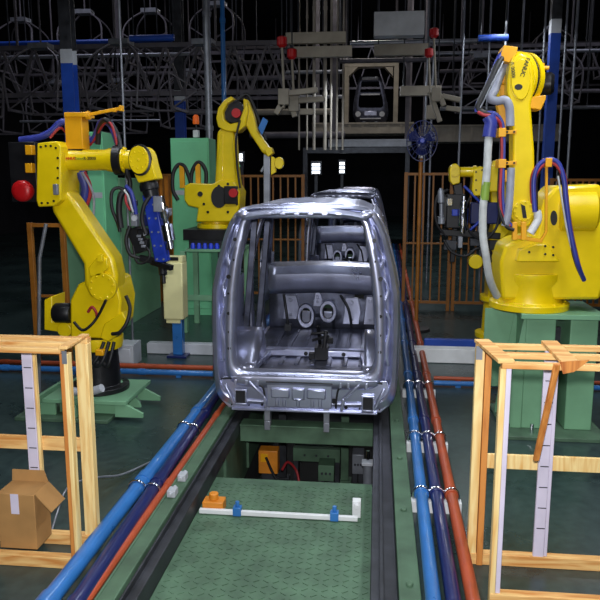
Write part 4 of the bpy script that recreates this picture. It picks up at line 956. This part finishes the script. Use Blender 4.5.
for px in (508, 532):
    q = P(px, 424, YC-.14); MB().cyl((q.x, YC-.14, .035), (q.x, YC-.14, .12), .018, n=10).build('anchor_bolt', CHROME, t)

# ---- blue post by the right stand
q = P(504, 345, 9.6)
mb = MB().box((q.x-.06, 9.55, 0), (q.x+.06, 9.67, P(504, 262, 9.6).z)); mb.box((q.x-.12, 9.5, 0), (q.x+.12, 9.73, .02)); mb.box((q.x-.08, 9.53, P(504, 262, 9.6).z-.02), (q.x+.08, 9.69, P(504, 262, 9.6).z))
simple('blue_post', mb, COLB, 'short bright blue square post left of the right robot stand', 'post', bevel=.006)

# ---- robot D, farther right, reaching left
YD = 10.2
q = P(500, 235, YD)
t = thing('welding_robot', (q.x+.1, YD+.3, 0), 'smaller yellow robot partly hidden behind the right one, reaching left', 'robot')
MB().lathe((q.x+.1, YD+.3, 0), (0, 0, 1), [(0, .35), (.06, .35), (.08, .26), (.5, .24), (.55, .3), (.62, .3)], 24).build('base', YEL, t)
mb = MB().out([(488, 300), (490, 240), (498, 216), (508, 212), (522, 220), (526, 300)], YD+.15, .4); mb.build('turret', YEL, t, bevel=.02)
mb = MB().out([(494, 236), (491, 200), (489, 170), (494, 160), (502, 162), (506, 176), (510, 232), (502, 240)], YD-.0, .18); mb.build('lower_arm', YEL, t, bevel=.02)
mb = MB().out([(474, 169), (480, 166), (486, 168), (490, 166), (500, 166), (500, 192), (488, 192), (484, 196), (474, 196), (472, 190)], YD-.15, .3); eh = mb.build('elbow_housing', YEL, t, bevel=.02)
mb = MB()
for px, py in ((476, 172), (476, 180), (476, 190), (482, 170), (482, 192)): c = P(px, py, YD-.15); mb.cyl(c, (c.x, YD-.165, c.z), .012, n=8)
mb.build('bolt', BLKM, eh)
c0, c1 = P(476, 172, YD-.02), P(457, 172, YD-.02)
mb = MB().lathe(c0, c1-c0, [(0, .09), (.04, .09), (.05, .07), (.22, .07)], 20); mb.build('forearm', YEL, t)
mb = MB().out(circ(455, 171, 5.5, 0, 180, 12, 7.5) + [(450, 181), (453, 185), (460, 183)], YD-.12, .2); wr = mb.build('wrist', YEL, t, bevel=.012)
mb = MB(); cylp(mb, 455, 172, YD-.14, YD-.11, 4.6, 20); c = P(455, 172, YD-.14); mb.bolts(c, (0, -1, 0), .045, 8, .006); mb.build('wrist_cover', YEL, wr, bevel=.004)
mb = MB().bar(P(457, 184, YD), P(459, 196, YD), .12); mb.box(P(446, 228, YD-.1), P(464, 194, YD+.1)); mb.box(P(440, 222, YD-.05), P(448, 196, YD+.05)); mb.bar(P(440, 232, YD), P(500, 236, YD), .09); mb.bar(P(455, 228, YD), P(452, 262, YD), .07); mb.bar(P(484, 236, YD), P(492, 262, YD), .08); gb = mb.build('gun_frame', BLKM, t, bevel=.01)
c = P(464, 196, YD-.14); mb = MB().lathe(c, (0, 0, -1), [(0, .025), (.06, .025), (.07, .05), (.16, .05), (.17, .07), (.42, .07), (.43, .035), (.52, .035)], 20); mb.build('gun_cylinder', CHROME, t)
c = P(441, 188, YD-.08); mb = MB().lathe(c, (.05, 0, -1), [(0, .02), (.04, .045), (.2, .05), (.22, .03), (.4, .03), (.41, .05), (.5, .05)], 16); mb.build('gun_rod', GREYM, t)
mb = MB().box(P(470, 224, YD-.06), P(500, 202, YD+.1)); mb.build('transformer', BLUED, t, bevel=.015)
mb = MB(); cylp(mb, 476, 262, YD-.14, YD+.0, 7, 18); mb.build('electrode_holder', YEL, t, bevel=.01)
for (x0, y0, x1, y1, dy, m, nm) in ((447, 206, 452, 198, -.16, CHROME, 'fitting'), (452, 216, 457, 209, -.15, BLUEG, 'valve'), (470, 246, 482, 238, -.12, DSTEEL, 'clamp_block'), (444, 250, 456, 240, -.1, DSTEEL, 'clamp_block'), (478, 232, 486, 226, -.12, GREYM, 'fitting'), (458, 248, 462, 236, -.16, GREYM, 'fitting'), (489, 250, 497, 240, -.1, BLACK, 'clamp_block')):
    MB().box(P(x0, y0, YD+dy), P(x1, y1, YD+dy+.12)).build(nm, m, t, bevel=.008)
hose(BLACK, [(444, 240, YD-.1), (452, 252, YD-.14), (466, 256, YD-.15), (478, 248, YD-.14), (492, 254, YD-.1)], .02, t)
hose(BLACK, [(470, 198, YD-.1), (464, 214, YD-.2), (470, 232, YD-.2), (484, 240, YD-.16), (496, 228, YD-.1), (500, 210, YD-.08)], .018, t)
hose(BLUEG, [(464, 186, YD-.1), (474, 196, YD-.12), (482, 206, YD-.12), (480, 220, YD-.12), (470, 230, YD-.1)], .02, t)
hose(BLACK, [(448, 190, YD), (438, 196, YD-.05), (435, 210, YD-.05), (438, 226, YD-.05), (446, 236, YD-.02)], .022, t)

# ---- pedestal fan
YF = 10.6
c = P(422, 141, YF)
t = thing('pedestal_fan', (c.x, YF+.1, 0), 'dark blue caged pedestal fan on orange post in front of right fence', 'fan')
rf = M_(14.5, YF)
mb = MB()
for k in range(22):
    a = 2*PI*k/22
    mb.tube([(c.x+.04*math.cos(a), YF-.09, c.z+.04*math.sin(a)*1.32), (c.x+rf*.6*math.cos(a), YF-.085, c.z+rf*.6*1.32*math.sin(a)), (c.x+rf*math.cos(a), YF, c.z+rf*1.32*math.sin(a)), (c.x+rf*.5*math.cos(a), YF+.09, c.z+rf*.5*1.32*math.sin(a))], .004, n=5, smooth=3)
for rr, yy in ((1.0, 0), (.72, -.08), (.4, -.088)):
    mb.tube([(c.x+rf*rr*math.cos(2*PI*i/32), YF+yy, c.z+rf*1.32*rr*math.sin(2*PI*i/32)) for i in range(33)], .008 if rr == 1 else .004, n=6, smooth=0)
mb.build('cage', BLUED, t)
for k in range(3):
    a = 2*PI*k/3+.5
    b_ = V((math.cos(a), 0, math.sin(a))); n_ = V((-math.sin(a), 0, math.cos(a)))
    cc = V((c.x, YF, c.z))
    MB().poly([cc+b_*.05-n_*.03-V((0, .03, 0)), cc+b_*.17-n_*.09-V((0, .03, 0)), cc+b_*.215+n_*.01, cc+b_*.17+n_*.09+V((0, .03, 0)), cc+b_*.05+n_*.04+V((0, .02, 0))], (0, .006, 0)).build('blade', BLUED, t)
MB().lathe((c.x, YF+.12, c.z), (0, -1, 0), [(0, .07), (.1, .07), (.18, .05), (.22, .03)], 18).build('hub', BLUEG, t)
zp = P(421, 188, YF).z
mb = MB().cyl((c.x, YF+.15, 0), (c.x, YF+.15, c.z-.05), .03, n=14); mb.bar((c.x, YF+.15, c.z-.05), (c.x, YF+.1, c.z), .05); mb.build('post', FENCE, t)
MB().box((c.x-.035, YF+.08, P(421, 158, YF).z), (c.x+.035, YF+.12, P(421, 148, YF).z)).build('switch_box', WHITE, t, bevel=.005)
MB().cyl((c.x, YF+.15, 0), (c.x, YF+.15, .04), .22, .2, n=24).build('foot', BLKM, t)

# ------------------------------------------------------------------ safety fences
def fence(pA, pB, Y, ztop, n, label, Yb=None, dense=1):
    a, b = P(pA, 180, Y), P(pB, 180, Yb or Y)
    a.z = b.z = 0
    t = thing('safety_fence', (a+b)/2, label, 'fence')
    up = V((0, 0, 1))
    for q in (a, b): MB().box((q.x-.03, q.y-.03, 0), (q.x+.03, q.y+.03, ztop+.03)).build('post', FENCE, t, bevel=.004)
    MB().bar(a+up*ztop, b+up*ztop, .045, .045).build('rail', FENCE, t)
    MB().bar(a+up*.15, b+up*.15, .045, .045).build('rail', FENCE, t)
    MB().bar(a+up*ztop*.5, b+up*ztop*.5, .03, .03).build('rail', FENCE, t)
    for k in range(1, n):
        q = a+(b-a)*(k/n); MB().bar(q+up*.15, q+up*ztop, .028).build('bar', FENCE, t)
    return t
zf = P(450, 174, 12.5).z
fence(406, 452, 12.5, zf, 5, 'orange barred safety fence right of the vans, panel nearest the line')
fence(457, 500, 12.5, zf, 6, 'orange barred safety fence panel behind the smaller right robot')
fence(552, 640, 12.5, P(565, 180, 12.5).z, 14, 'orange barred safety fence behind the right robot at far right')
fence(236, 303, 13.2, P(270, 176, 13.2).z, 9, 'orange barred safety fence behind the middle robot, beside van roof')
fence(157, 181, 12.9, P(270, 175, 12.9).z, 4, 'orange fence panel between the two left green cabinets')
fence(27, 60, 8.2, P(30, 225, 8.2).z, 1, 'orange fence panel behind the left robot at the photo edge')
a = P(158, 260, 12.95); b = P(178, 176, 12.95)
mb = MB().box((a.x, 12.96, .0), (b.x, 12.99, b.z)); 
for k in range(5): mb.box((a.x+(b.x-a.x)*k/5+.03, 12.945, .05), (a.x+(b.x-a.x)*(k+1)/5-.03, 12.96, b.z-.05))
simple('fence_board', mb, ORNG, 'solid orange board standing behind the fence between green cabinets', 'board', bevel=.004)
mb = MB().tube([P(46, 224, 7.6), P(39, 262, 7.6), P(39, 330, 7.6), G(39, 392)*1], .018, smooth=0)
q = G(39, 392); mb = MB().tube([P(46, 224, q.y), P(39.5, 258, q.y), P(39, 330, q.y), q], .02, smooth=0)
simple('bent_pole', mb, GREYM, 'thin grey bent pole standing behind the left robot', 'pole')

# ------------------------------------------------------------------ columns and tall pipes
def column(px, w, Y, yband, label, m2=DSTEEL):
    q = P(px, 100, Y); h = M_(w, Y)/2
    t = thing('steel_column', (q.x, Y, 0), label, 'column')
    z1 = P(px, yband[1], Y).z; z2 = P(px, yband[0], Y).z
    for z0_, z1_, m, nm in ((0, z1, COLB, 'shaft'), (z1, z2, PALE, 'band'), (z2, HZ, m2, 'upper_shaft')):
        mb = MB(); 
        mb.box((q.x-h, Y-h, z0_), (q.x+h, Y-h+.02, z1_)); mb.box((q.x-h, Y+h-.02, z0_), (q.x+h, Y+h, z1_)); mb.box((q.x-.012, Y-h+.02, z0_), (q.x+.012, Y+h-.02, z1_))
        mb.box((q.x-h, Y-h+.02, z0_), (q.x-h+.015, Y+h-.02, z1_))
        mb.build(nm, m, t)
    MB().box((q.x-h*1.6, Y-h*1.6, 0), (q.x+h*1.6, Y+h*1.6, .03)).build('base_plate', DSTEEL, t)
column(71, 12, 11.5, (50, 64), 'blue steel column with pale band above the left robot')
column(180, 9, 15.5, (91, 101), 'blue steel column with pale band behind middle green cabinet')
column(551, 9, 13.5, (20, 34), 'blue steel column behind the right robot near the far fence')
def vpipe(px, wpx, Y, m, label, z0=0.0, z1=None, grp=None, cat='pipe', nm='vertical_pipe'):
    q = P(px, 100, Y); z1 = HZ if z1 is None else z1; r = M_(wpx, Y)/2
    mb = MB().cyl((q.x, Y, z0), (q.x, Y, z1), r, n=12)
    z = z0+1.3
    while z < z1-.2: mb.cyl((q.x, Y, z-.04), (q.x, Y, z+.04), r*1.25, n=12); z += 1.9
    return simple(nm, mb, m, label, cat, grp)
vpipe(208.5, 7, 12.4, GREYM, 'thick pale grey vertical pipe left of the middle robot')
vpipe(224, 4.5, 12.9, BLUE, 'bright blue vertical pipe behind the middle robot elbow')
vpipe(123, 2.4, 9.5, GREYM, 'thin pale vertical rod standing behind the left robot boom')
for k, (px, w, Y) in enumerate(((314, 3, 17), (325, 3.4, 17), (331, 2.2, 17.4), (337, 2, 19), (343, 2, 19.5), (307, 1.8, 18), (299, 2, 20))):
    vpipe(px, w, Y, BEIGE, 'slim pale vertical riser in the cluster left of the portal', P(px, 150, Y).z, HZ, 'risers left of the portal')
for k, (px, w, Y) in enumerate(((426, 1.8, 16), (432, 2, 16), (461, 2, 15), (541, 2, 14.5), (562, 2, 14.2), (572, 2.4, 15), (487, 1.8, 16), (519, 2, 17), (503, 2.5, 15))):
    vpipe(px, w, Y, GREYM, 'slim grey vertical riser standing in the dark right of the portal', 0, HZ, 'risers right of the portal')

# ------------------------------------------------------------------ overhead steelwork
def truss(Y, z0, z1, x0, x1, n, label, w=.07):
    t = thing('roof_truss', ((x0+x1)/2, Y, z0), label, 'truss', 'roof trusses')
    MB().bar((x0, Y, z1), (x1, Y, z1), w*1.3).build('top_chord', TRUSS, t); MB().bar((x0, Y, z0), (x1, Y, z0), w*1.3).build('bottom_chord', TRUSS, t)
    for k in range(n):
        xa = x0+(x1-x0)*k/n; xb = x0+(x1-x0)*(k+1)/n; xm = (xa+xb)/2
        MB().bar((xa, Y, z0), (xm, Y, z1), w*.7).build('web_member', TRUSS, t); MB().bar((xm, Y, z1), (xb, Y, z0), w*.7).build('web_member', TRUSS, t)
        if k % 3 == 0: MB().bar((xa, Y, z1), (xa, Y, HZ), w*.6).build('hanger', TRUSS, t)
truss(14.5, 4.05, 5.0, -15.9, -1.9, 20, 'lowest nearest lattice truss hanging at upper left')
truss(19.5, 4.5, 5.7, -15.9, -2.3, 14, 'second lattice truss back, left of the pale risers')
truss(20.5, 4.7, 5.9, 2.2, 13.9, 12, 'lattice truss back behind the right robot elbow')
truss(25.5, 5.4, 6.9, -15.9, -3.0, 14, 'third lattice truss back, left side of the dark hall')
truss(33, 6.4, 8.2, -15.9, 13.9, 24, 'farthest lattice truss at the back of the hall')
def hpipe(pxA, pxB, py, Y, r, m, label, grp=None, sq=False, hang=True):
    a, b = P(pxA, py, Y), P(pxB, py, Y); z = (a.z+b.z)/2
    t = thing('overhead_pipe' if not sq else 'overhead_beam', ((a.x+b.x)/2, Y, z), label, 'pipe' if not sq else 'beam', grp)
    if sq: MB().bar((a.x, Y, z), (b.x, Y, z), r*1.4, r*2).build('beam', m, t, bevel=.006)
    else: MB().cyl((a.x, Y, z), (b.x, Y, z), r, n=12).build('pipe', m, t)
    for k in (.08, .92):
        x = a.x+(b.x-a.x)*k; MB().cyl((x, Y, z+r*.8), (x, Y, HZ), .015, n=6).build('hanger_rod', DSTEEL, t)
hpipe(-5, 172, 42, 16, .05, COLB, 'blue overhead pipe high at upper left above the truss')
hpipe(-5, 190, 56, 15.2, .04, GREYM, 'grey overhead pipe just under the blue one, upper left')
hpipe(130, 174, 38, 13.2, .06, COLB, 'short blue overhead duct left of the second column')
hpipe(20, 160, 121, 17, .03, GREYM, 'thin low grey pipe run behind the left robot boom')
hpipe(110, 205, 111, 15, .025, TRUSS, 'thin dark pipe run behind the tip of the boom')
hpipe(478, 508, 38, 14, .06, COLB, 'blue overhead duct left of the right robot elbow')
hpipe(228, 292, 62, 19, .05, TRUSS, 'dark overhead pipe left of the red hoists')
hpipe(286, 346, 38, 12.5, .09, BEIGE, 'upper pale overhead beam right of the red hoists', sq=True)
hpipe(294, 352, 52, 12.6, .09, BEIGE, 'lower pale overhead beam right of the red hoists', sq=True)
hpipe(374, 428, 50, 15, .11, BEIGE, 'pale overhead beam above the portal, right', sq=True)
hpipe(350, 490, 42, 18.9, .06, GREYM, 'grey overhead pipe crossing above the portal')
hpipe(340, 480, 60, 19, .06, TRUSS, 'dark overhead pipe just above the portal top')
hpipe(374, 424, 25, 13, .2, PALE, 'broad white overhead duct at the top edge', sq=True)
hpipe(400, 441, 91, 15.5, .1, BEIGE, 'pale arm beam reaching right from the portal', sq=True)
hpipe(440, 600, 92, 18.5, .05, TRUSS, 'dark overhead pipe behind the right robot elbow')
hpipe(440, 600, 70, 20.5, .05, TRUSS, 'dark overhead pipe high behind the right robot')
# elevated transfer conveyor under the carried car
def xbeam(pxA, pxB, py0, py1, Y, d, m, label):
    a, b = P(pxA, py1, Y), P(pxB, py0, Y)
    t = thing('transfer_conveyor', ((a.x+b.x)/2, Y, a.z), label, 'conveyor')
    MB().box((a.x, Y, a.z), (b.x, Y+d, b.z)).build('deck', m, t, bevel=.01)
    MB().box((a.x, Y-.04, b.z-.05), (b.x, Y, b.z)).build('flange', m, t)
    n = 8
    for k in range(1, n): x = a.x+(b.x-a.x)*k/n; MB().box((x-.03, Y-.03, a.z), (x+.03, Y, b.z-.05)).build('stiffener', m, t)
    for x in (a.x+.15, b.x-.15): MB().box((x-.06, Y+.3, b.z), (x+.06, Y+.42, HZ)).build('hanger', TRUSS, t)
xbeam(312, 414, 122, 134, 24, 1.5, BEIGE, 'brown-grey elevated conveyor deck just below the carried van body')
xbeam(328, 412, 139, 147, 22, 1.0, PALE, 'pale lower elevated conveyor deck under the brown-grey one')
xbeam(420, 560, 124, 142, 23, 1.2, BEIGE, 'long brown-grey elevated deck behind fan and right robot')
# portal
Yp = 26
t = thing('portal_frame', P(371, 128, Yp), 'pale octagonal portal frame around the carried van body', 'portal')
for (x0, x1) in ((344, 349), (393, 399)):
    a, b = P(x0, 126, Yp), P(x1, 66, Yp); MB().box((a.x, Yp, a.z), (b.x, Yp+.5, b.z)).build('jamb', BEIGE, t, bevel=.01)
a, b = P(344, 67, Yp), P(399, 59, Yp); MB().box((a.x, Yp, a.z), (b.x, Yp+.5, b.z)).build('lintel', BEIGE, t, bevel=.01)
MB().out([(349, 67), (358, 67), (349, 76)], Yp, .5).build('corner_gusset', BEIGE, t); MB().out([(385, 67), (393, 67), (393, 76)], Yp, .5).build('corner_gusset', BEIGE, t)
for px in (346, 396):
    q = P(px, 59, Yp); MB().cyl((q.x, Yp+.25, q.z), (q.x, Yp+.25, HZ), .05, n=8).build('hanger_rod', TRUSS, t)
MB().box((P(344, 126, Yp).x, Yp, P(344, 129, Yp).z), (P(399, 126, Yp).x, Yp+2.8, P(344, 126, Yp).z)).build('sill', BEIGE, t)
# carried body: a front-facing van shell in the portal
Yq = 26.6
def Q(px, py, dy=0): return P(px, py, Yq)+V((0, dy, 0))
t = thing('van_body', Q(370, 124.5), 'dark van body shell carried high inside the pale portal', 'van body')
W2 = [(356, 121), (353, 114), (354, 102), (357, 88), (359, 77), (381, 77), (384, 88), (387, 102), (388, 114), (385, 121)]
I2 = [(360, 108), (358, 106), (358.5, 99), (360, 90), (361.5, 81), (379, 81), (381, 90), (383, 99), (383.5, 106), (381, 108)]
mb = MB().grid([[Q(x, y, .0) for x, y in W2], [Q(x, y, .0) for x, y in I2], [Q(x, y, .12) for x, y in I2]], closed=True); mb.build('front_frame', STEELI, t, solid=.03)
MB().box(Q(361, 95, .1), Q(380, 93, .2)).build('dash_bar', PALE, t, bevel=.01)
mb = MB().grid([[Q(x, y, .0) for x, y in W2], [Q(x, y, 1.2) for x, y in W2], [Q(x, y, 2.2) for x, y in W2]], closed=True, skip=lambda j, i: i in (3, 6) and j == 0); mb.build('shell', STEELI, t, solid=.03)
for px in (358, 382):
    mb = MB(); cylp(mb, px, 114, Yq-.06, Yq+.02, 2.6, 16); mb.build('lamp_ring', PALE, t)
MB().box(Q(364, 116, -.08), Q(377, 111, .0)).build('grille', STEEL, t, bevel=.02)
mb = MB().box(Q(360, 119.5, -.1), Q(381, 118, .0)).build('bumper_beam', PALE, t, bevel=.01)
MB().box(Q(358, 93, .5), Q(383, 90, .7)).build('seat_bar', STEELI, t, bevel=.01)
MB().box(Q(362, 80, -.05), Q(378, 77, .1)).build('roof_header', PALE, t, bevel=.02)
for px in (364, 376): MB().box(Q(px-1.5, 126, -.0), Q(px+1.5, 121, 1.5)).build('skid', GREYM, t)

# hoists with red heads and rods
def hoist(px, py, Y, ybot, arm, label):
    c = P(px, py, Y); b = P(px+2, ybot, Y)
    t = thing('balancer_hoist', c, label, 'hoist')
    mb = MB().lathe((c.x, Y, c.z+.09), (0, 0, -1), [(0, .05), (.02, .085), (.14, .085), (.18, .04)], 16); mb.build('drum', RED, t)
    MB().cyl((c.x, Y, c.z+.08), (c.x, Y, HZ), .012, n=6).build('hanger_rod', DSTEEL, t)
    MB().cyl((c.x, Y, c.z-.08), (b.x, Y, b.z), .02, n=8).build('rod', BEIGE, t)
    mb = MB()
    for (dx0, dy0, dx1, dy1) in arm: mb.bar(P(px+dx0, ybot+dy0, Y), P(px+dx1, ybot+dy1, Y), .12, .09)
    mb.box(b-V((.09, .09, .18)), b+V((.09, .09, .08))); mb.build('gripper_arm', BEIGE, t, bevel=.01)
hoist(282, 42, 12, 94, ((0, 0, 36, -4), (2, 4, 0, 14), (0, 10, -6, 20)), 'red-headed hoist with grey rod, left of the pale beams')
hoist(292, 54, 12.4, 101, ((0, 0, 33, -2), (8, 11, 22, 11), (0, 4, 3, 16)), 'second red-headed hoist, lower and right of the first')
hoist(434, 33, 14, 92, ((-4, 4, 6, 0), (4, 0, 10, 14), (8, 4, 26, 8), (-4, 0, 6, 30), (12, 16, 26, 18)), 'red-headed hoist with bulky gripper above the fan')
hoist(429, 53, 14.4, 110, ((0, 0, 6, 4),), 'small dark red hoist just left of the bulky gripper')

# hanging carrier frames of the overhead conveyor, out of use in the dark
def carrier(x, y, z):
    t = thing('conveyor_carrier', (x, y, z), 'empty dark hanging carrier frame of the overhead conveyor in the unlit roof space', 'carrier', 'overhead conveyor carriers')
    w, h, d = .55, 1.25, .5
    for sx in (-1, 1):
        for sy in (-1, 1): MB().tube([(x+sx*.12, y+sy*.1, z), (x+sx*w*.8, y+sy*d*.6, z-.25), (x+sx*w, y+sy*d, z-.6), (x+sx*w*.9, y+sy*d, z-h)], .022, n=7, smooth=3).build('arm', TRUSS, t)
        MB().bar((x+sx*w*.9, y-d, z-h), (x+sx*w*.9, y+d, z-h), .05).build('fork', TRUSS, t)
        MB().bar((x-sx*w, y-d, z-.6), (x+sx*w*.9, y-d, z-h), .025).build('brace', TRUSS, t)
    MB().bar((x-w*.9, y+d, z-h), (x+w*.9, y+d, z-h), .05).build('cross_bar', TRUSS, t)
    MB().box((x-.2, y-.16, z-.04), (x+.2, y+.16, z+.06)).build('trolley', GREYM, t)
    MB().cyl((x, y, z+.06), (x, y, HZ), .02, n=6).build('hanger_rod', TRUSS, t)
    return t
car0 = carrier(-6.7, 13.9, 4.9)
spots = []
for yy, zz, xs in ((13.9, 4.9, (-8.4, -5.05, -3.4)), (17.85, 4.9, (-10, -8.3, -6.6, -4.9)), (17.85, 6.4, (-9.1, -7.4, -5.7, -4.0)), (22.2, 5.7, (-9.7, -7.8, -5.9)),
                   (17.85, 5.3, (2.4, 4.1, 5.9)), (22.2, 6.6, (3.2, 5.0, 6.9))):
    for k, xx in enumerate(xs): spots.append((xx, yy, zz+random.uniform(-.15, .15), random.uniform(-.1, .1)))
for xx, yy, zz, rz in spots:
    c_ = copy_tree(car0); c_.location = (xx, yy, zz); c_.rotation_euler = (0, 0, rz)
# cluttered pipe rack left of the portal
for k, (pa, pb, py, Y, r, m, lab) in enumerate(((232, 296, 78, 16.5, .05, TRUSS, 'dark overhead pipe behind the rods of the red hoists'), (236, 330, 112, 21, .09, BEIGE, 'brownish low pipe run behind the middle robot forearm'),
        (250, 345, 135, 21.5, .1, TRUSS, 'dark thick pipe run above the white lit lamps'), (286, 344, 72, 23, .06, GREYM, 'grey pipe run behind the pale risers, upper'), (286, 344, 97, 23.5, .06, GREYM, 'grey pipe run behind the pale risers, lower'),
        (440, 600, 108, 21.5, .06, GREYM, 'grey pipe run just above the long elevated deck'), (425, 600, 52, 19.5, .05, GREYM, 'grey pipe run behind the top of the right robot'),
        (20, 200, 92, 18.8, .05, TRUSS, 'dark pipe run across the roof space behind the blue column'), (20, 215, 74, 20.9, .06, TRUSS, 'dark pipe run higher and farther behind the blue column'))):
    hpipe(pa, pb, py, Y, r, m, lab)
# lit spots at the far end
def lampbox(px, py, w, h, Y, m, label, z_to_floor=True):
    a, b = P(px-w/2, py+h/2, Y), P(px+w/2, py-h/2, Y)
    t = thing('work_lamp', ((a.x+b.x)/2, Y, 0), label, 'lamp')
    MB().box((a.x-.04, Y, a.z-.04), (b.x+.04, Y+.12, b.z+.04)).build('housing', DSTEEL, t, bevel=.01)
    n = 3
    for k in range(n):
        z0 = a.z+(b.z-a.z)*k/n; z1 = a.z+(b.z-a.z)*(k+.72)/n
        MB().box((a.x, Y-.03, z0), (b.x, Y, z1)).build('lit_panel', m, t)
    x = (a.x+b.x)/2; MB().box((x-.04, Y+.03, 0), (x+.04, Y+.1, a.z-.03)).build('post', DSTEEL, t)
lampbox(316, 168, 8, 11, 19.5, LITW, 'white lit lamp panel left of the far vans')
lampbox(342, 167, 5, 12, 21.0, LITW, 'white lit lamp panel beside the far vans, right one')
lampbox(241, 157, 3, 8, 18, LITW, 'small white lit panel behind the middle robot')
lampbox(240.5, 166, 2.4, 2.4, 18.3, LITG, 'tiny green indicator lamp behind the middle robot')
a, b = P(303, 178, 20), P(352, 153, 20)
t = thing('line_gate', ((a.x+b.x)/2, 20, 0), 'dark gate frame between the lit lamps at the far end', 'gate')
MB().box((a.x, 20, 0), (a.x+.12, 20.2, b.z)).build('post', DSTEEL, t); MB().box((b.x-.12+1.6, 20, 0), (b.x+1.6, 20.2, b.z)).build('post', DSTEEL, t)
MB().box((a.x, 20, b.z), (b.x+1.6, 20.2, b.z+.15)).build('lintel', DSTEEL, t)

# ------------------------------------------------------------------ light
def area(loc, size, sy, power, col=(1, 1, 1), rot=(0, 0, 0), spread=PI):
    l = bpy.data.lights.new('lamp', 'AREA'); l.shape = 'RECTANGLE'; l.size = size; l.size_y = sy; l.energy = power; l.color = col; l.spread = spread
    o = bpy.data.objects.new('lamp', l); COL.objects.link(o); o.location = loc; o.rotation_euler = rot; return o
# fluorescent battens over the work cell, with unseen lamps added for sheen and reflections
area((-.9, 5.0, 4.9), .25, 3.2, 42, (.86, .92, 1))
area((2.0, 4.8, 4.9), .25, 3.2, 95, (.92, .96, 1))
area((-3.4, 6.2, 4.9), .25, 2.0, 34, (.9, .95, 1))
area((2.3, 14.0, 5.2), .3, 2.6, 30, (.9, .95, 1))  # unseen lamp added to give the right floor its sheen
area((-.6, 1.9, 4.7), 2.6, .25, 34, (.88, .93, 1))  # unseen lamp row added for reflections on the van header
area((-.65, 7.8, 4.4), .25, 2.0, 30, (.82, .90, 1))
area((-3.9, 10.4, 5.2), .25, 1.2, 12, (.9, .95, 1))
area((-.6, 17, 4.6), .25, 2.4, 60, (.82, .90, 1))
# unseen fill lights added far back under the roof to lift the dark background
area((-7, 15.5, 9.3), .8, 0.8, 70, (.85, .85, 1))
area((6, 16, 9.3), .8, .8, 62, (.85, .85, 1))
area((-.5, 22, 9.3), .8, .8, 105, (1, .94, .86))
area((0, 30, 9.3), .8, .8, 80, (.9, .9, 1))
# the photographer's flash, just over the camera
fl = bpy.data.lights.new('camera_flash', 'AREA'); fl.shape = 'DISK'; fl.size = .09; fl.energy = 158; fl.color = (.97, .98, 1)
fo_ = bpy.data.objects.new('camera_flash', fl); COL.objects.link(fo_); fo_.location = (0.0, 0.02, CAMH+.14); fo_.rotation_euler = cam.rotation_euler

wd = bpy.data.worlds.new('world'); S.world = wd; wd.use_nodes = True
bg = wd.node_tree.nodes['Background']; bg.inputs['Color'].default_value = (.10, .12, .2, 1); bg.inputs['Strength'].default_value = .3
S.view_settings.view_transform = 'Standard'; S.view_settings.look = 'None'; S.view_settings.gamma = 1; S.view_settings.exposure = 0.35
S.view_settings.use_curve_mapping = False
